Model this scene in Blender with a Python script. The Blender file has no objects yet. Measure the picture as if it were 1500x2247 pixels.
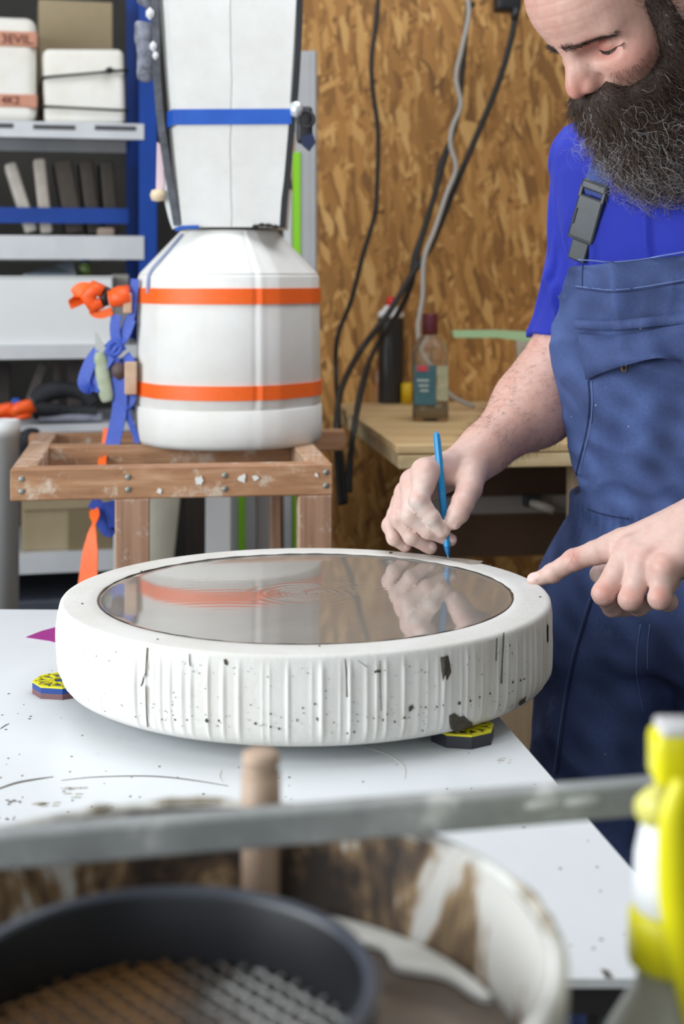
import bpy, bmesh, math, random
import numpy as np
from mathutils import Vector, Matrix, noise as mnoise

# ------------------------------------------------------------------ camera
FPX, HZ, CX, CAMZ = 3200.0, 606.0, 750.0, 1.31      # focal length in px, horizon row, centre column, lens height
W, H = 1500, 2247
scene = bpy.context.scene
col = scene.collection
cam_d = bpy.data.cameras.new('camera')
cam = bpy.data.objects.new('camera', cam_d); col.objects.link(cam)
cam.location = (0, 0, CAMZ); cam.rotation_euler = (math.pi/2, 0, 0)
cam_d.sensor_fit = 'VERTICAL'; cam_d.sensor_height = 36.0; cam_d.sensor_width = 24.0
cam_d.lens = 36.0*FPX/H
cam_d.shift_y = -(H/2-HZ)/H
cam_d.clip_start = 0.02; cam_d.clip_end = 60
cam_d.dof.use_dof = True; cam_d.dof.focus_distance = 1.60; cam_d.dof.aperture_fstop = 5.0
scene.camera = cam

# ------------------------------------------------------------------ world, light, exposure
world = bpy.data.worlds.new('world'); scene.world = world; world.use_nodes = True
bg = world.node_tree.nodes['Background']
bg.inputs[0].default_value = (0.75, 0.86, 1.0, 1); bg.inputs[1].default_value = 1.0
def area(name, loc, target, sx, sy, power, color):
    d = bpy.data.lights.new(name, 'AREA'); d.shape = 'RECTANGLE'; d.size = sx; d.size_y = sy
    d.energy = power; d.color = color
    o = bpy.data.objects.new(name, d); col.objects.link(o); o.location = loc
    o.rotation_euler = (Vector(target)-Vector(loc)).to_track_quat('-Z', 'Y').to_euler()
    return o
area('window_and_fill_light', (-2.30, 0.15, 1.78), (0.0, 0.35, 1.60), 2.5, 1.5, 86, (0.93, 0.97, 1.0))
area('window_and_fill_light', (-0.55, -1.68, 1.95), (-0.2, 1.7, 1.25), 2.4, 1.3, 6.5, (0.95, 0.98, 1.0))  # fill light added behind the camera
area('added_top_light', (0.25, 1.9, 2.92), (0.25, 1.9, 0.0), 1.5, 1.3, 23, (0.97, 0.985, 1.0))  # top light added to brighten upward faces
vs = scene.view_settings
vs.view_transform = 'Standard'; vs.look = 'None'; vs.gamma = 1.0; vs.use_curve_mapping = False
vs.exposure = 0.18

random.seed(7)
RNG = np.random.default_rng(11)
PI = math.pi

# ------------------------------------------------------------------ helpers
def P(px, py, Y):                                  # world point seen at pixel (px, py) at depth Y
    return Vector(((px-CX)*Y/FPX, Y, CAMZ-(py-HZ)*Y/FPX))
def PX(px, Y): return (px-CX)*Y/FPX
def PZ(py, Y): return CAMZ-(py-HZ)*Y/FPX

YAW = math.radians(7.4)                            # the room is turned a little against the camera
U = Vector((math.cos(YAW), math.sin(YAW), 0)); V = Vector((-math.sin(YAW), math.cos(YAW), 0)); ZV = Vector((0, 0, 1))

def lin(c):                                        # sRGB 0..255 -> linear
    out = []
    for v in c:
        v = v/255.0
        out.append(v/12.92 if v <= 0.04045 else ((v+0.055)/1.055)**2.4)
    return tuple(out)+(1.0,)

class NT:
    def __init__(s, name):
        s.m = bpy.data.materials.new(name); s.m.use_nodes = True
        s.t = s.m.node_tree; s.n = s.t.nodes; s.b = s.n['Principled BSDF']
    def node(s, typ, **kw):
        x = s.n.new(typ)
        for k, v in kw.items():
            if k.startswith('i_'):
                key = k[2:]; key = int(key) if key.isdigit() else key.replace('_', ' ')
                x.inputs[key].default_value = v
            else: setattr(x, k, v)
        return x
    def link(s, a, b): s.t.links.new(a, b)
    def coord(s, scale=(1, 1, 1), rot=(0, 0, 0), kind='Object'):
        tc = s.node('ShaderNodeTexCoord'); mp = s.node('ShaderNodeMapping')
        mp.inputs['Scale'].default_value = scale; mp.inputs['Rotation'].default_value = rot
        s.link(tc.outputs[kind], mp.inputs['Vector']); return mp.outputs['Vector']
    def noise(s, scale, detail=4, rough=.55, vec=None, dist=0):
        n = s.node('ShaderNodeTexNoise'); n.inputs['Scale'].default_value = scale
        n.inputs['Detail'].default_value = detail; n.inputs['Roughness'].default_value = rough
        n.inputs['Distortion'].default_value = dist
        if vec is not None: s.link(vec, n.inputs['Vector'])
        return n.outputs['Fac']
    def ramp(s, fac, stops):
        r = s.node('ShaderNodeValToRGB'); e = r.color_ramp.elements
        while len(e) < len(stops): e.new(0.5)
        for el, (p, c) in zip(e, stops): el.position = p; el.color = c if len(c) == 4 else tuple(c)+(1,)
        s.link(fac, r.inputs['Fac']); return r.outputs['Color']
    def mix(s, fac, a, b, mode='MIX'):
        m = s.node('ShaderNodeMix', data_type='RGBA', blend_type=mode)
        for sock, v in ((m.inputs[0], fac), (m.inputs[6], a), (m.inputs[7], b)):
            if isinstance(v, (int, float)): sock.default_value = v
            elif isinstance(v, tuple): sock.default_value = v
            else: s.link(v, sock)
        return m.outputs[2]
    def math(s, op, a, b=0.0, clamp=False):
        m = s.node('ShaderNodeMath', operation=op, use_clamp=clamp)
        for sock, v in ((m.inputs[0], a), (m.inputs[1], b)):
            if isinstance(v, (int, float)): sock.default_value = v
            else: s.link(v, sock)
        return m.outputs[0]
    def bump(s, h, strength=.3, dist=.002):
        b = s.node('ShaderNodeBump'); b.inputs['Strength'].default_value = strength; b.inputs['Distance'].default_value = dist
        s.link(h, b.inputs['Height']); s.link(b.outputs['Normal'], s.b.inputs['Normal'])
    def set(s, base=None, rough=None, metal=None, **kw):
        if base is not None:
            if isinstance(base, tuple): s.b.inputs['Base Color'].default_value = base
            else: s.link(base, s.b.inputs['Base Color'])
        if rough is not None:
            if isinstance(rough, (int, float)): s.b.inputs['Roughness'].default_value = rough
            else: s.link(rough, s.b.inputs['Roughness'])
        if metal is not None: s.b.inputs['Metallic'].default_value = metal
        for k, v in kw.items(): s.b.inputs[k.replace('_', ' ')].default_value = v
        return s.m

MATS = {}
def mat(name, c, rough=.5, c2=None, scale=20, stretch=(1, 1, 1), bump=0, bscale=None, metal=0, lo=.35, hi=.65, **kw):
    """plain procedural material: two tones mixed by noise, with a fine bump"""
    if name in MATS: return MATS[name]
    t = NT(name); v = t.coord(stretch)
    base = lin(c)
    if c2 is not None:
        base = t.ramp(t.noise(scale, 5, .6, v), [(lo, lin(c)), (hi, lin(c2))])
    t.set(base, rough, metal, **kw)
    if bump: t.bump(t.noise(bscale or scale*4, 4, .6, v), bump, .003)
    MATS[name] = t.m
    return t.m

def mesh_np(name, verts, faces, smooth=True):
    me = bpy.data.meshes.new(name)
    verts = np.asarray(verts, np.float32); faces = np.asarray(faces, np.int32)
    k = faces.shape[1]
    me.vertices.add(len(verts)); me.vertices.foreach_set('co', verts.ravel())
    me.loops.add(faces.size); me.loops.foreach_set('vertex_index', faces.ravel())
    me.polygons.add(len(faces)); me.polygons.foreach_set('loop_start', np.arange(0, faces.size, k, dtype=np.int32))
    me.polygons.foreach_set('use_smooth', np.full(len(faces), smooth))
    me.update(calc_edges=True); me.validate()
    return me

class B:
    """collects shapes (world coordinates) for one mesh"""
    def __init__(s): s.v = []; s.f = []; s.sm = []
    def add(s, vs, fs, smooth=False):
        o = len(s.v); s.v += [tuple(x) for x in vs]; s.f += [tuple(i+o for i in f) for f in fs]; s.sm += [smooth]*len(fs)
        return s
    def box(s, c, size, ax=None, bevel=0.0, seg=2):
        """box centred at c; ax = (x axis, y axis, z axis)"""
        bm = bmesh.new(); bmesh.ops.create_cube(bm, size=1.0)
        for v in bm.verts: v.co = Vector((v.co.x*size[0], v.co.y*size[1], v.co.z*size[2]))
        if bevel > 0:
            bmesh.ops.bevel(bm, geom=list(bm.edges), offset=bevel, segments=seg, affect='EDGES', profile=.5)
        x, y, z = ax if ax else (Vector((1, 0, 0)), Vector((0, 1, 0)), ZV)
        bm.verts.index_update()
        vs = [Vector(c)+x*v.co.x+y*v.co.y+z*v.co.z for v in bm.verts]
        fs = [[v.index for v in f.verts] for f in bm.faces]
        bm.free(); return s.add(vs, fs, bevel > 0 and seg > 2)
    def beam(s, a, b, w, h, up=ZV, bevel=.002):
        a, b = Vector(a), Vector(b); x = (b-a); L = x.length; x.normalize()
        y = Vector(up).cross(x).normalized(); z = x.cross(y)
        return s.box((a+b)/2, (L, w, h), (x, y, z), bevel, 1)
    def hexa(s, pts):      # 4 bottom, 4 top
        return s.add(pts, [(3, 2, 1, 0), (4, 5, 6, 7), (0, 1, 5, 4), (1, 2, 6, 5), (2, 3, 7, 6), (3, 0, 4, 7)])
    def lathe(s, prof, c=(0, 0, 0), n=48, axis=None, close=True, rfun=None, smooth=True):
        """profile (r, z) revolved about z at c (or about axes = (x, y, z))"""
        ax = axis or (Vector((1, 0, 0)), Vector((0, 1, 0)), ZV)
        c = Vector(c); vs = []; fs = []
        for (r, z) in prof:
            for i in range(n):
                a = 2*PI*i/n; rr = r*(rfun(a, z) if rfun else 1)
                vs.append(c+ax[0]*(rr*math.cos(a))+ax[1]*(rr*math.sin(a))+ax[2]*z)
        m = len(prof)
        for j in range(m-1):
            for i in range(n):
                k = (i+1) % n
                fs.append((j*n+i, j*n+k, (j+1)*n+k, (j+1)*n+i))
        if close:
            if prof[0][0] > 1e-6: fs.append(tuple(range(n-1, -1, -1)))
            if prof[-1][0] > 1e-6: fs.append(tuple((m-1)*n+i for i in range(n)))
        return s.add(vs, fs, smooth)
    def tube(s, path, rad, n=8, caps=True, flat=1.0, ref=None, smooth=True):
        path = [Vector(p) for p in path]; m = len(path)
        rads = rad if hasattr(rad, '__len__') else [rad]*m
        vs = []; fs = []; prev = Vector(ref) if ref is not None else None
        for i, p in enumerate(path):
            t = (path[min(i+1, m-1)]-path[max(i-1, 0)]).normalized()
            if prev is None:
                prev = t.orthogonal()
            x = (prev-t*prev.dot(t))
            if x.length < 1e-6: x = t.orthogonal()
            x.normalize(); y = t.cross(x); prev = x
            for k in range(n):
                a = 2*PI*k/n
                vs.append(p+x*(rads[i]*math.cos(a))+y*(rads[i]*flat*math.sin(a)))
        for i in range(m-1):
            for k in range(n):
                l = (k+1) % n
                fs.append((i*n+k, i*n+l, (i+1)*n+l, (i+1)*n+k))
        if caps: fs.append(tuple(range(n-1, -1, -1))); fs.append(tuple((m-1)*n+k for k in range(n)))
        return s.add(vs, fs, smooth)
    def ribbon(s, path, width, thick, side):
        """flat strap: path points, side = width direction (one vector or a list)"""
        path = [Vector(p) for p in path]; m = len(path); vs = []; fs = []
        for i, p in enumerate(path):
            t = (path[min(i+1, m-1)]-path[max(i-1, 0)]).normalized()
            sd = Vector(side[i] if isinstance(side, list) else side)
            w = width[i] if hasattr(width, '__len__') else width
            sd = (sd-t*sd.dot(t)).normalized(); nn = t.cross(sd)
            for (a, b) in ((-1, -1), (1, -1), (1, 1), (-1, 1)):
                vs.append(p+sd*(a*w/2)+nn*(b*thick/2))
        for i in range(m-1):
            for k in range(4):
                l = (k+1) % 4; fs.append((i*4+k, i*4+l, i*4+4+l, i*4+4+k))
        fs.append((3, 2, 1, 0)); fs.append(tuple((m-1)*4+k for k in range(4)))
        return s.add(vs, fs, False)
    def prism(s, pts, d):
        """polygon pts (world) extruded by vector d"""
        n = len(pts); d = Vector(d); vs = [Vector(p) for p in pts]+[Vector(p)+d for p in pts]
        return s.add(vs, [tuple(range(n-1, -1, -1)), tuple(range(n, 2*n))]+[(i, (i+1) % n, n+(i+1) % n, n+i) for i in range(n)])
    def mesh(s, name):
        me = bpy.data.meshes.new(name); me.from_pydata([tuple(v) for v in s.v], [], s.f)
        me.polygons.foreach_set('use_smooth', s.sm)
        bm = bmesh.new(); bm.from_mesh(me); bmesh.ops.recalc_face_normals(bm, faces=list(bm.faces)); bm.to_mesh(me); bm.free()
        me.update(); return me

def tag(o, label=None, cat=None, group=None, kind=None):
    if label: o['label'] = label
    if cat: o['category'] = cat
    if group: o['group'] = group
    if kind: o['kind'] = kind
    return o
def thing(name, base, label, cat, group=None, kind=None):
    o = bpy.data.objects.new(name, None); col.objects.link(o); o.location = base; o.empty_display_size = .02
    return tag(o, label, cat, group, kind)
def world_loc(o):
    return o.location + (world_loc(o.parent) if o.parent else Vector())
def obj(name, b, m, parent=None, label=None, cat=None, group=None, kind=None):
    """link one mesh object; its origin goes to the middle of its base"""
    me = b.mesh(name) if isinstance(b, B) else b
    n = len(me.vertices); co = np.empty(n*3, np.float32); me.vertices.foreach_get('co', co); co = co.reshape(-1, 3)
    lo, hi = co.min(0), co.max(0); o0 = np.array([(lo[0]+hi[0])/2, (lo[1]+hi[1])/2, lo[2]], np.float32)
    me.vertices.foreach_set('co', (co-o0).ravel()); me.update()
    if m is not None: me.materials.append(m)
    o = bpy.data.objects.new(name, me); col.objects.link(o)
    o.parent = parent
    o.location = Vector([float(x) for x in o0]) - (world_loc(parent) if parent else Vector())
    return tag(o, label, cat, group, kind)
def spline(pts, n=8):
    """Catmull-Rom through points"""
    pts = [Vector(p) for p in pts]; out = []
    for i in range(len(pts)-1):
        p0, p1, p2, p3 = pts[max(i-1, 0)], pts[i], pts[i+1], pts[min(i+2, len(pts)-1)]
        for k in range(n):
            t = k/n
            out.append(.5*((2*p1)+(p2-p0)*t+(2*p0-5*p1+4*p2-p3)*t*t+(3*p1-p0-3*p2+p3)*t**3))
    out.append(pts[-1]); return out
# ------------------------------------------------------------------ materials
def plaster_mat(name, c1, c2, bump=.25, rough=.75):
    t = NT(name); v = t.coord()
    base = t.ramp(t.noise(9, 5, .65, v), [(.3, lin(c2)), (.62, lin(c1))])
    t.set(base, rough); t.bump(t.noise(160, 4, .6, v), bump, .0015); MATS[name] = t.m; return t.m
PLASTER = plaster_mat('plaster_white', (236, 236, 233), (226, 225, 218))
PLASTER_TOWER = plaster_mat('plaster_tower', (226, 226, 223), (213, 212, 206), .35)
PLASTER_OLD = plaster_mat('plaster_cream', (238, 236, 229), (226, 222, 210), .35)
PLASTER_SIDE = plaster_mat('plaster_ring', (238, 237, 233), (230, 227, 219), .3)

def osb_mat():
    t = NT('osb_board'); tc = t.node('ShaderNodeTexCoord')
    warp = t.node('ShaderNodeTexNoise'); warp.inputs['Scale'].default_value = 9; warp.inputs['Detail'].default_value = 2
    t.link(tc.outputs['Object'], warp.inputs['Vector'])
    wv = t.node('ShaderNodeVectorMath', operation='SUBTRACT'); t.link(warp.outputs['Color'], wv.inputs[0]); wv.inputs[1].default_value = (.5, .5, .5)
    ws = t.node('ShaderNodeVectorMath', operation='SCALE'); t.link(wv.outputs[0], ws.inputs[0]); ws.inputs['Scale'].default_value = .035
    va = t.node('ShaderNodeVectorMath', operation='ADD'); t.link(tc.outputs['Object'], va.inputs[0]); t.link(ws.outputs[0], va.inputs[1])
    cur = None; hgt = None
    stops = [(0.0, lin((104, 70, 32))), (.3, lin((142, 98, 46))), (.6, lin((168, 119, 60))), (.85, lin((190, 143, 80))), (1.0, lin((208, 168, 106)))]
    for i, (ang, sx, sz, off) in enumerate([(.10, 74, 18, 0), (-.30, 84, 16, 3.3), (.55, 90, 19, 7.1), (-.9, 84, 20, 11.7), (.02, 110, 19, 17.3), (.20, 66, 15, 23.1)]):
        mp = t.node('ShaderNodeMapping'); mp.inputs['Rotation'].default_value = (0, ang, 0); mp.inputs['Location'].default_value = (off, 0, off*.7)
        t.link(va.outputs[0], mp.inputs['Vector'])
        sc = t.node('ShaderNodeVectorMath', operation='MULTIPLY'); t.link(mp.outputs[0], sc.inputs[0]); sc.inputs[1].default_value = (sx, 3, sz)
        vo = t.node('ShaderNodeTexVoronoi', voronoi_dimensions='3D'); vo.inputs['Scale'].default_value = 1.0; vo.inputs['Randomness'].default_value = 1
        t.link(sc.outputs[0], vo.inputs['Vector'])
        sep = t.node('ShaderNodeSeparateColor'); t.link(vo.outputs['Color'], sep.inputs[0])
        mp2 = t.node('ShaderNodeVectorMath', operation='MULTIPLY'); t.link(mp.outputs[0], mp2.inputs[0]); mp2.inputs[1].default_value = (330, 20, 26)
        grain = t.noise(1.0, 3, .6, mp2.outputs[0])
        val = t.math('ADD', t.math('MULTIPLY', sep.outputs[0], .85), t.math('MULTIPLY', grain, .22))
        c = t.ramp(val, stops)
        if cur is None: cur = c; hgt = sep.outputs[1]
        else:
            msk = t.math('GREATER_THAN', sep.outputs[2], .62)
            cur = t.mix(msk, cur, c)
            hgt = t.math('ADD', t.math('MULTIPLY', hgt, .8), t.math('MULTIPLY', t.math('MULTIPLY', msk, sep.outputs[1]), .6))
    t.set(cur, .62); t.bump(hgt, .35, .003)
    return t.m
OSB = osb_mat()

def wood_mat(name, c1, c2, c3, along='X', scale=1.0, rough=.6, stain=None):
    t = NT(name); sc = {'X': (3, 60, 60), 'Y': (60, 3, 60), 'Z': (60, 60, 3)}[along]
    v = t.coord(tuple(k*scale for k in sc))
    g = t.noise(1.0, 6, .62, v, .6)
    base = t.ramp(g, [(.25, lin(c1)), (.5, lin(c2)), (.75, lin(c3))])
    if stain:
        v2 = t.coord(); st = t.noise(24, 5, .7, v2)
        base = t.mix(t.ramp(st, [(.56, (0, 0, 0, 1)), (.68, (1, 1, 1, 1))]), base, lin(stain))
    t.set(base, rough); t.bump(g, .2, .001); MATS[name] = t.m; return t.m
WOOD_X = wood_mat('stand_wood_across', (138, 96, 64), (176, 130, 94), (204, 164, 130), 'X', stain=(206, 186, 166))
WOOD_Y = wood_mat('stand_wood_deep', (150, 112, 84), (188, 150, 120), (218, 190, 164), 'Y', stain=(224, 208, 196))
WOOD_Z = wood_mat('stand_wood_upright', (124, 92, 70), (168, 130, 104), (200, 172, 148), 'Z', stain=(206, 190, 178))
PLY = wood_mat('plywood_pale', (176, 144, 98), (200, 170, 124), (216, 190, 148), 'X', .6)
PLY_EDGE = wood_mat('plywood_edge', (168, 140, 98), (206, 182, 140), (222, 202, 166), 'X', .8)
DOWEL_W = wood_mat('dowel_wood', (158, 132, 110), (188, 162, 140), (206, 184, 164), 'Z', .6)
BOARDW = wood_mat('board_wood', (176, 148, 116), (196, 170, 138), (212, 190, 160), 'Z', .5)
BLUE_STEEL = mat('blue_steel', (6, 56, 138), .4, (10, 66, 154), 6)
GREY_STEEL = mat('grey_shelf_steel', (196, 199, 203), .45, (210, 212, 215), 8)
DARK_STEEL = mat('dark_slot', (70, 70, 74), .6)
DARK_WALL = mat('dark_wall', (58, 56, 54), .8, (70, 67, 62), 4)
WHITE_WALL = mat('workshop_wall', (168, 164, 156), .8, (158, 154, 146), 3)
CONCRETE = mat('concrete_floor', (62, 60, 58), .8, (78, 76, 72), 5, bump=.2)
CARD = mat('cardboard', (158, 142, 112), .8, (170, 154, 124), 7)
CARD_D = mat('cardboard_dark', (122, 108, 80), .8, (132, 118, 90), 7)
BLACK = mat('black_plastic', (26, 27, 30), .45, (34, 35, 39), 30)
BLACK_SOFT = mat('black_cloth', (30, 31, 36), .8, (44, 46, 52), 24, bump=.4)
BLACK_CABLE = mat('black_cable', (34, 33, 32), .55)
GREY_CABLE = mat('grey_cable', (168, 164, 158), .5)
ORANGE = mat('orange_strap', (255, 112, 34), .5, (250, 100, 26), 300, (1, 1, 1))
ORANGE_PL = mat('orange_plastic', (255, 96, 30), .45)
BLUE_STRAP = mat('blue_strap', (48, 78, 178), .55, (66, 96, 194), 250)
BLUE_TAPE = mat('blue_tape', (22, 80, 176), .45, (30, 92, 190), 14)
GREEN = mat('lime_green_strip', (136, 206, 40), .4)
ALU = mat('aluminium_rail', (176, 178, 180), .35, (188, 190, 192), 5, metal=.35)
WHITE_LAC = mat('white_lacquer', (232, 234, 234), .4, (224, 226, 226), 3)
STEEL = mat('bright_screw', (150, 158, 152), .35, metal=.7)

# ------------------------------------------------------------------ room
WV = 3.19                                            # back wall distance along V
def R(u, v, z): return U*u+V*v+ZV*z
XL, XR, YF, ZC = -2.4, 2.3, -1.8, 3.0
fl = B().box((-.05, 1.0, -.05), (5.2, 6.4, .1)); obj('floor', fl, CONCRETE, kind='structure')
ce = B()
for (x0, x1, y0, y1) in ((-2.65, 2.55, -2.2, 1.2), (-2.65, 2.55, 2.6, 4.2), (-2.65, -.55, 1.2, 2.6), (1.05, 2.55, 1.2, 2.6)):
    ce.box(((x0+x1)/2, (y0+y1)/2, ZC+.05), (x1-x0, y1-y0, .1))
obj('ceiling', ce, WHITE_WALL, kind='structure')
obj('wall_back', B().box(R(-.9, 3.98, ZC/2), (3.4, .16, ZC), (U, V, ZV)), DARK_WALL, kind='structure')
wb = B().box(R(1.6, WV+.18, ZC/2), (2.64, .30, ZC), (U, V, ZV)); wbo = obj('wall_partition', wb, DARK_WALL, kind='structure')
for (u0, u1) in ((.29, 1.54), (1.545, 2.2)):         # OSB sheets screwed on the wall
    p = B().box(R((u0+u1)/2, WV+.019, 1.5), (u1-u0-.003, .018, 2.96), (U, V, ZV), .001, 1)
    obj('osb_panel', p, OSB, wbo)
# left wall with a wide window, front wall with an added fill window behind the camera
wl = B()
for (y0, y1, z0, z1) in ((-1.9, -.75, 0, 3), (1.85, 4.2, 0, 3), (-.75, 1.85, 0, .95), (-.75, 1.85, 2.55, 3)):
    wl.box((XL-.05, (y0+y1)/2, (z0+z1)/2), (.1, y1-y0, z1-z0))
obj('wall_left', wl, WHITE_WALL, kind='structure')
wf = B()
for (x0, x1, z0, z1) in ((-2.45, -1.85, 0, 3), (.75, 2.35, 0, 3), (-1.85, .75, 0, 1.25), (-1.85, .75, 2.65, 3)):
    wf.box(((x0+x1)/2, YF-.05, (z0+z1)/2), (x1-x0, .1, z1-z0))
obj('wall_front', wf, WHITE_WALL, kind='structure')
obj('wall_right', B().box((XR+.05, 1.1, 1.5), (.1, 6, 3)), WHITE_WALL, kind='structure')
gl = NT('window_glass'); tr = gl.node('ShaderNodeBsdfTransparent'); gs = gl.node('ShaderNodeBsdfGlossy'); gs.inputs['Roughness'].default_value = .02
mx = gl.node('ShaderNodeMixShader'); mx.inputs[0].default_value = .06; gl.link(tr.outputs[0], mx.inputs[1]); gl.link(gs.outputs[0], mx.inputs[2])
gl.link(mx.outputs[0], gl.n['Material Output'].inputs['Surface']); GLASSW = gl.m
def window(name, pts_fn, n):
    fr = B()
    for i in range(n+1):
        a, b = pts_fn(i/n, 0), pts_fn(i/n, 1); fr.beam(a, b, .05, .05, up=Vector((.3, .9, 0)))
    for k in (0, .5, 1): fr.beam(pts_fn(0, k), pts_fn(1, k), .05, .05)
    o = obj(name, fr, WHITE_LAC, kind='structure')
    for i in range(n):
        for k in range(2):
            q = [pts_fn(i/n, k/2), pts_fn((i+1)/n, k/2), pts_fn((i+1)/n, k/2+.5), pts_fn(i/n, k/2+.5)]
            obj('pane', B().add(q, [(0, 1, 2, 3)]), GLASSW, o)
window('window_1', lambda a, b: Vector((XL-.05, -.75+2.6*a, .95+1.6*b)), 3)
window('added_fill_window', lambda a, b: Vector((-1.85+2.6*a, YF-.05, 1.25+1.4*b)), 3)  # unseen window, added to go with the fill light
window('added_skylight', lambda a, b: Vector((-.55+1.6*a, 1.2+1.4*b, ZC+.05)), 2)  # unseen skylight, added to go with the top light

# ------------------------------------------------------------------ shelf rack at the left
SY = math.radians(13); SU = Vector((-math.cos(SY), -math.sin(SY), 0)); SV = Vector((-math.sin(SY), math.cos(SY), 0))
S0 = Vector((PX(332, 3.06), 3.06, 0))                # front right post
def S(u, v, z): return S0+SU*u+SV*v+ZV*z             # u to the left along the rack, v into depth
SAX = (SU, SV, ZV)
rack = thing('shelf_rack', S(.5, .15, 0), 'tall shelf rack with blue steel posts and grey shelves by the back wall', 'shelf')
for (u, v) in ((0, 0), (0, .33), (1.25, 0), (1.25, .33)):
    p = B(); p.box(S(u+.008, v, 1.1), (.036, .004, 2.2), SAX); p.box(S(u-.010, v+.02*(1 if v == 0 else -1), 1.1), (.004, .04, 2.2), SAX)
    obj('post', p, BLUE_STEEL, rack)
def zfront(py, u=.2): q = S(u, 0, 0); return PZ(py, q.y)
shelf_tops = []
def shelf(py_top, py_bot, slots=False, u1=1.2):
    z1, z0 = zfront(py_top), zfront(py_bot)
    b = B(); b.box(S(u1/2+.016, -.004, (z0+z1)/2), (u1, .004, z1-z0), SAX); b.box(S(u1/2+.016, .165, z1-.003), (u1, .336, .006), SAX)
    b.box(S(u1/2+.016, .334, (z0+z1)/2), (u1, .004, z1-z0), SAX)
    o = obj('shelf_board', b, GREY_STEEL, rack)
    if slots:
        for k in range(6):
            obj('slot', B().box(S(.075+k*.125, -.0068, z1-.010-.001*(k % 2)), (.085, .002, .009), SAX), DARK_STEEL, o)
    shelf_tops.append(z1); return z1
z_a = shelf(268, 303, True); z_b = shelf(517, 569); z_c = shelf(759, 787); z_d = shelf(931, 948); z_e = shelf(1212, 1256)
zb = PZ(472, S(.3, .10, 0).y)
obj('cross_beam', B().box(S(.635, .10, zb), (1.19, .012, .033), SAX), BLUE_STEEL, rack)
# things on the rack ----------------------------------------------------------------
def at_shelf(px, v, z):                              # rack coordinate u for a pixel column at depth offset v
    best = None
    lo, hi = -.1, 1.3
    for _ in range(40):
        m = (lo+hi)/2; q = S(m, v, z); x = CX+q.x*FPX/q.y
        if x > px: lo = m
        else: hi = m
    return (lo+hi)/2
def hgt(px, py, v):
    q = S(at_shelf(px, v, 0), v, 0); return PZ(py, q.y)
def rbox_s(u0, u1, v0, v1, z0, z1, bevel=.006, seg=3, lean=0.0):
    ax = SAX
    if lean: ax = (SU*math.cos(lean)+ZV*math.sin(lean), SV, ZV*math.cos(lean)-SU*math.sin(lean))
    return B().box(S((u0+u1)/2, (v0+v1)/2, (z0+z1)/2), (abs(u1-u0), abs(v1-v0), z1-z0), ax, bevel, seg)
TERRA = mat('terracotta_band', (206, 152, 130), .7, (196, 138, 114), 12)
PRINT = mat('dark_red_print', (96, 34, 24), .7)
def text_on(s, origin, xdir, zdir, size, m, parent, name='lettering'):
    cu = bpy.data.curves.new(name, 'FONT'); cu.body = s; cu.size = size; cu.extrude = .0003; cu.align_x = 'RIGHT'
    o = bpy.data.objects.new(name, cu); col.objects.link(o)
    dg = bpy.context.evaluated_depsgraph_get(); me = bpy.data.meshes.new_from_object(o.evaluated_get(dg))
    bpy.data.objects.remove(o)
    ydir = xdir.cross(zdir)
    M = Matrix((tuple(xdir), tuple(zdir), tuple(-ydir if False else xdir.cross(zdir)))).transposed().to_4x4(); M.translation = origin
    me.transform(M); return obj(name, me, m, parent)
zt = z_a
u0 = at_shelf(80, .02, zt); u1 = u0+.24
lm = thing('casting_mold', S((u0+u1)/2, .12, zt), 'cream plaster block with two terracotta bands of lettering on the rack', 'mold', 'plaster blocks on the top shelf')
ztop = hgt(40, 36, .02)
obj('block', rbox_s(u0, u1, .02, .22, zt, ztop, .022, 4), PLASTER_OLD, lm)
for k, (pa, pb, s) in enumerate(((68, 103, '3EVIL.'), (206, 236, '4K2'))):
    za, zb_ = hgt(40, pb, .018), hgt(40, pa, .018)
    bo = obj('terracotta_band', rbox_s(u0-.002, u1+.002, .017, .223, za, zb_, .004, 2), TERRA, lm)
    xo = S(u0+(.004 if k == 0 else .034), .0155, za+.007)
    text_on(s, xo, -SU, ZV, (zb_-za)*.80, PRINT, bo)
u0 = at_shelf(274, .02, zt); u1 = at_shelf(96, .02, zt)
bm2 = thing('casting_mold', S((u0+u1)/2, .12, zt), 'white plaster block tied with two black cords on the top shelf', 'mold', 'plaster blocks on the top shelf')
ztop = hgt(180, 106, .02)
obj('block', rbox_s(u0, u1, .02, .20, zt, ztop, .014, 4, -.03), PLASTER_OLD, bm2)
for (pyl, pyr) in ((171, 154), (234, 243)):
    zl, zr = hgt(100, pyl, .015), hgt(270, pyr, .015)
    c = B().tube([S(u1, .21, zl), S(u1+.003, .011, zl), S((u0+u1)/2, .011, (zl+zr)/2), S(u0-.004, .011, zr), S(u0-.004, .21, zr)], .003, 6)
    obj('cord', c, BLACK_CABLE, bm2)
kz = hgt(240, 155, .01); obj('knot', B().lathe([(0, -.008), (.008, -.003), (.009, .003), (0, .008)], S(at_shelf(240, .01, zt), .006, kz), 10), BLACK_CABLE, bm2)
u0 = at_shelf(246, .25, zt); u1 = at_shelf(84, .25, zt)
cb = obj('cardboard_box', rbox_s(u0, u1, .235, .325, zt, hgt(160, 4, .25), .003, 2), CARD, label='tall beige cardboard box behind the white tied block', cat='box')
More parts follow.
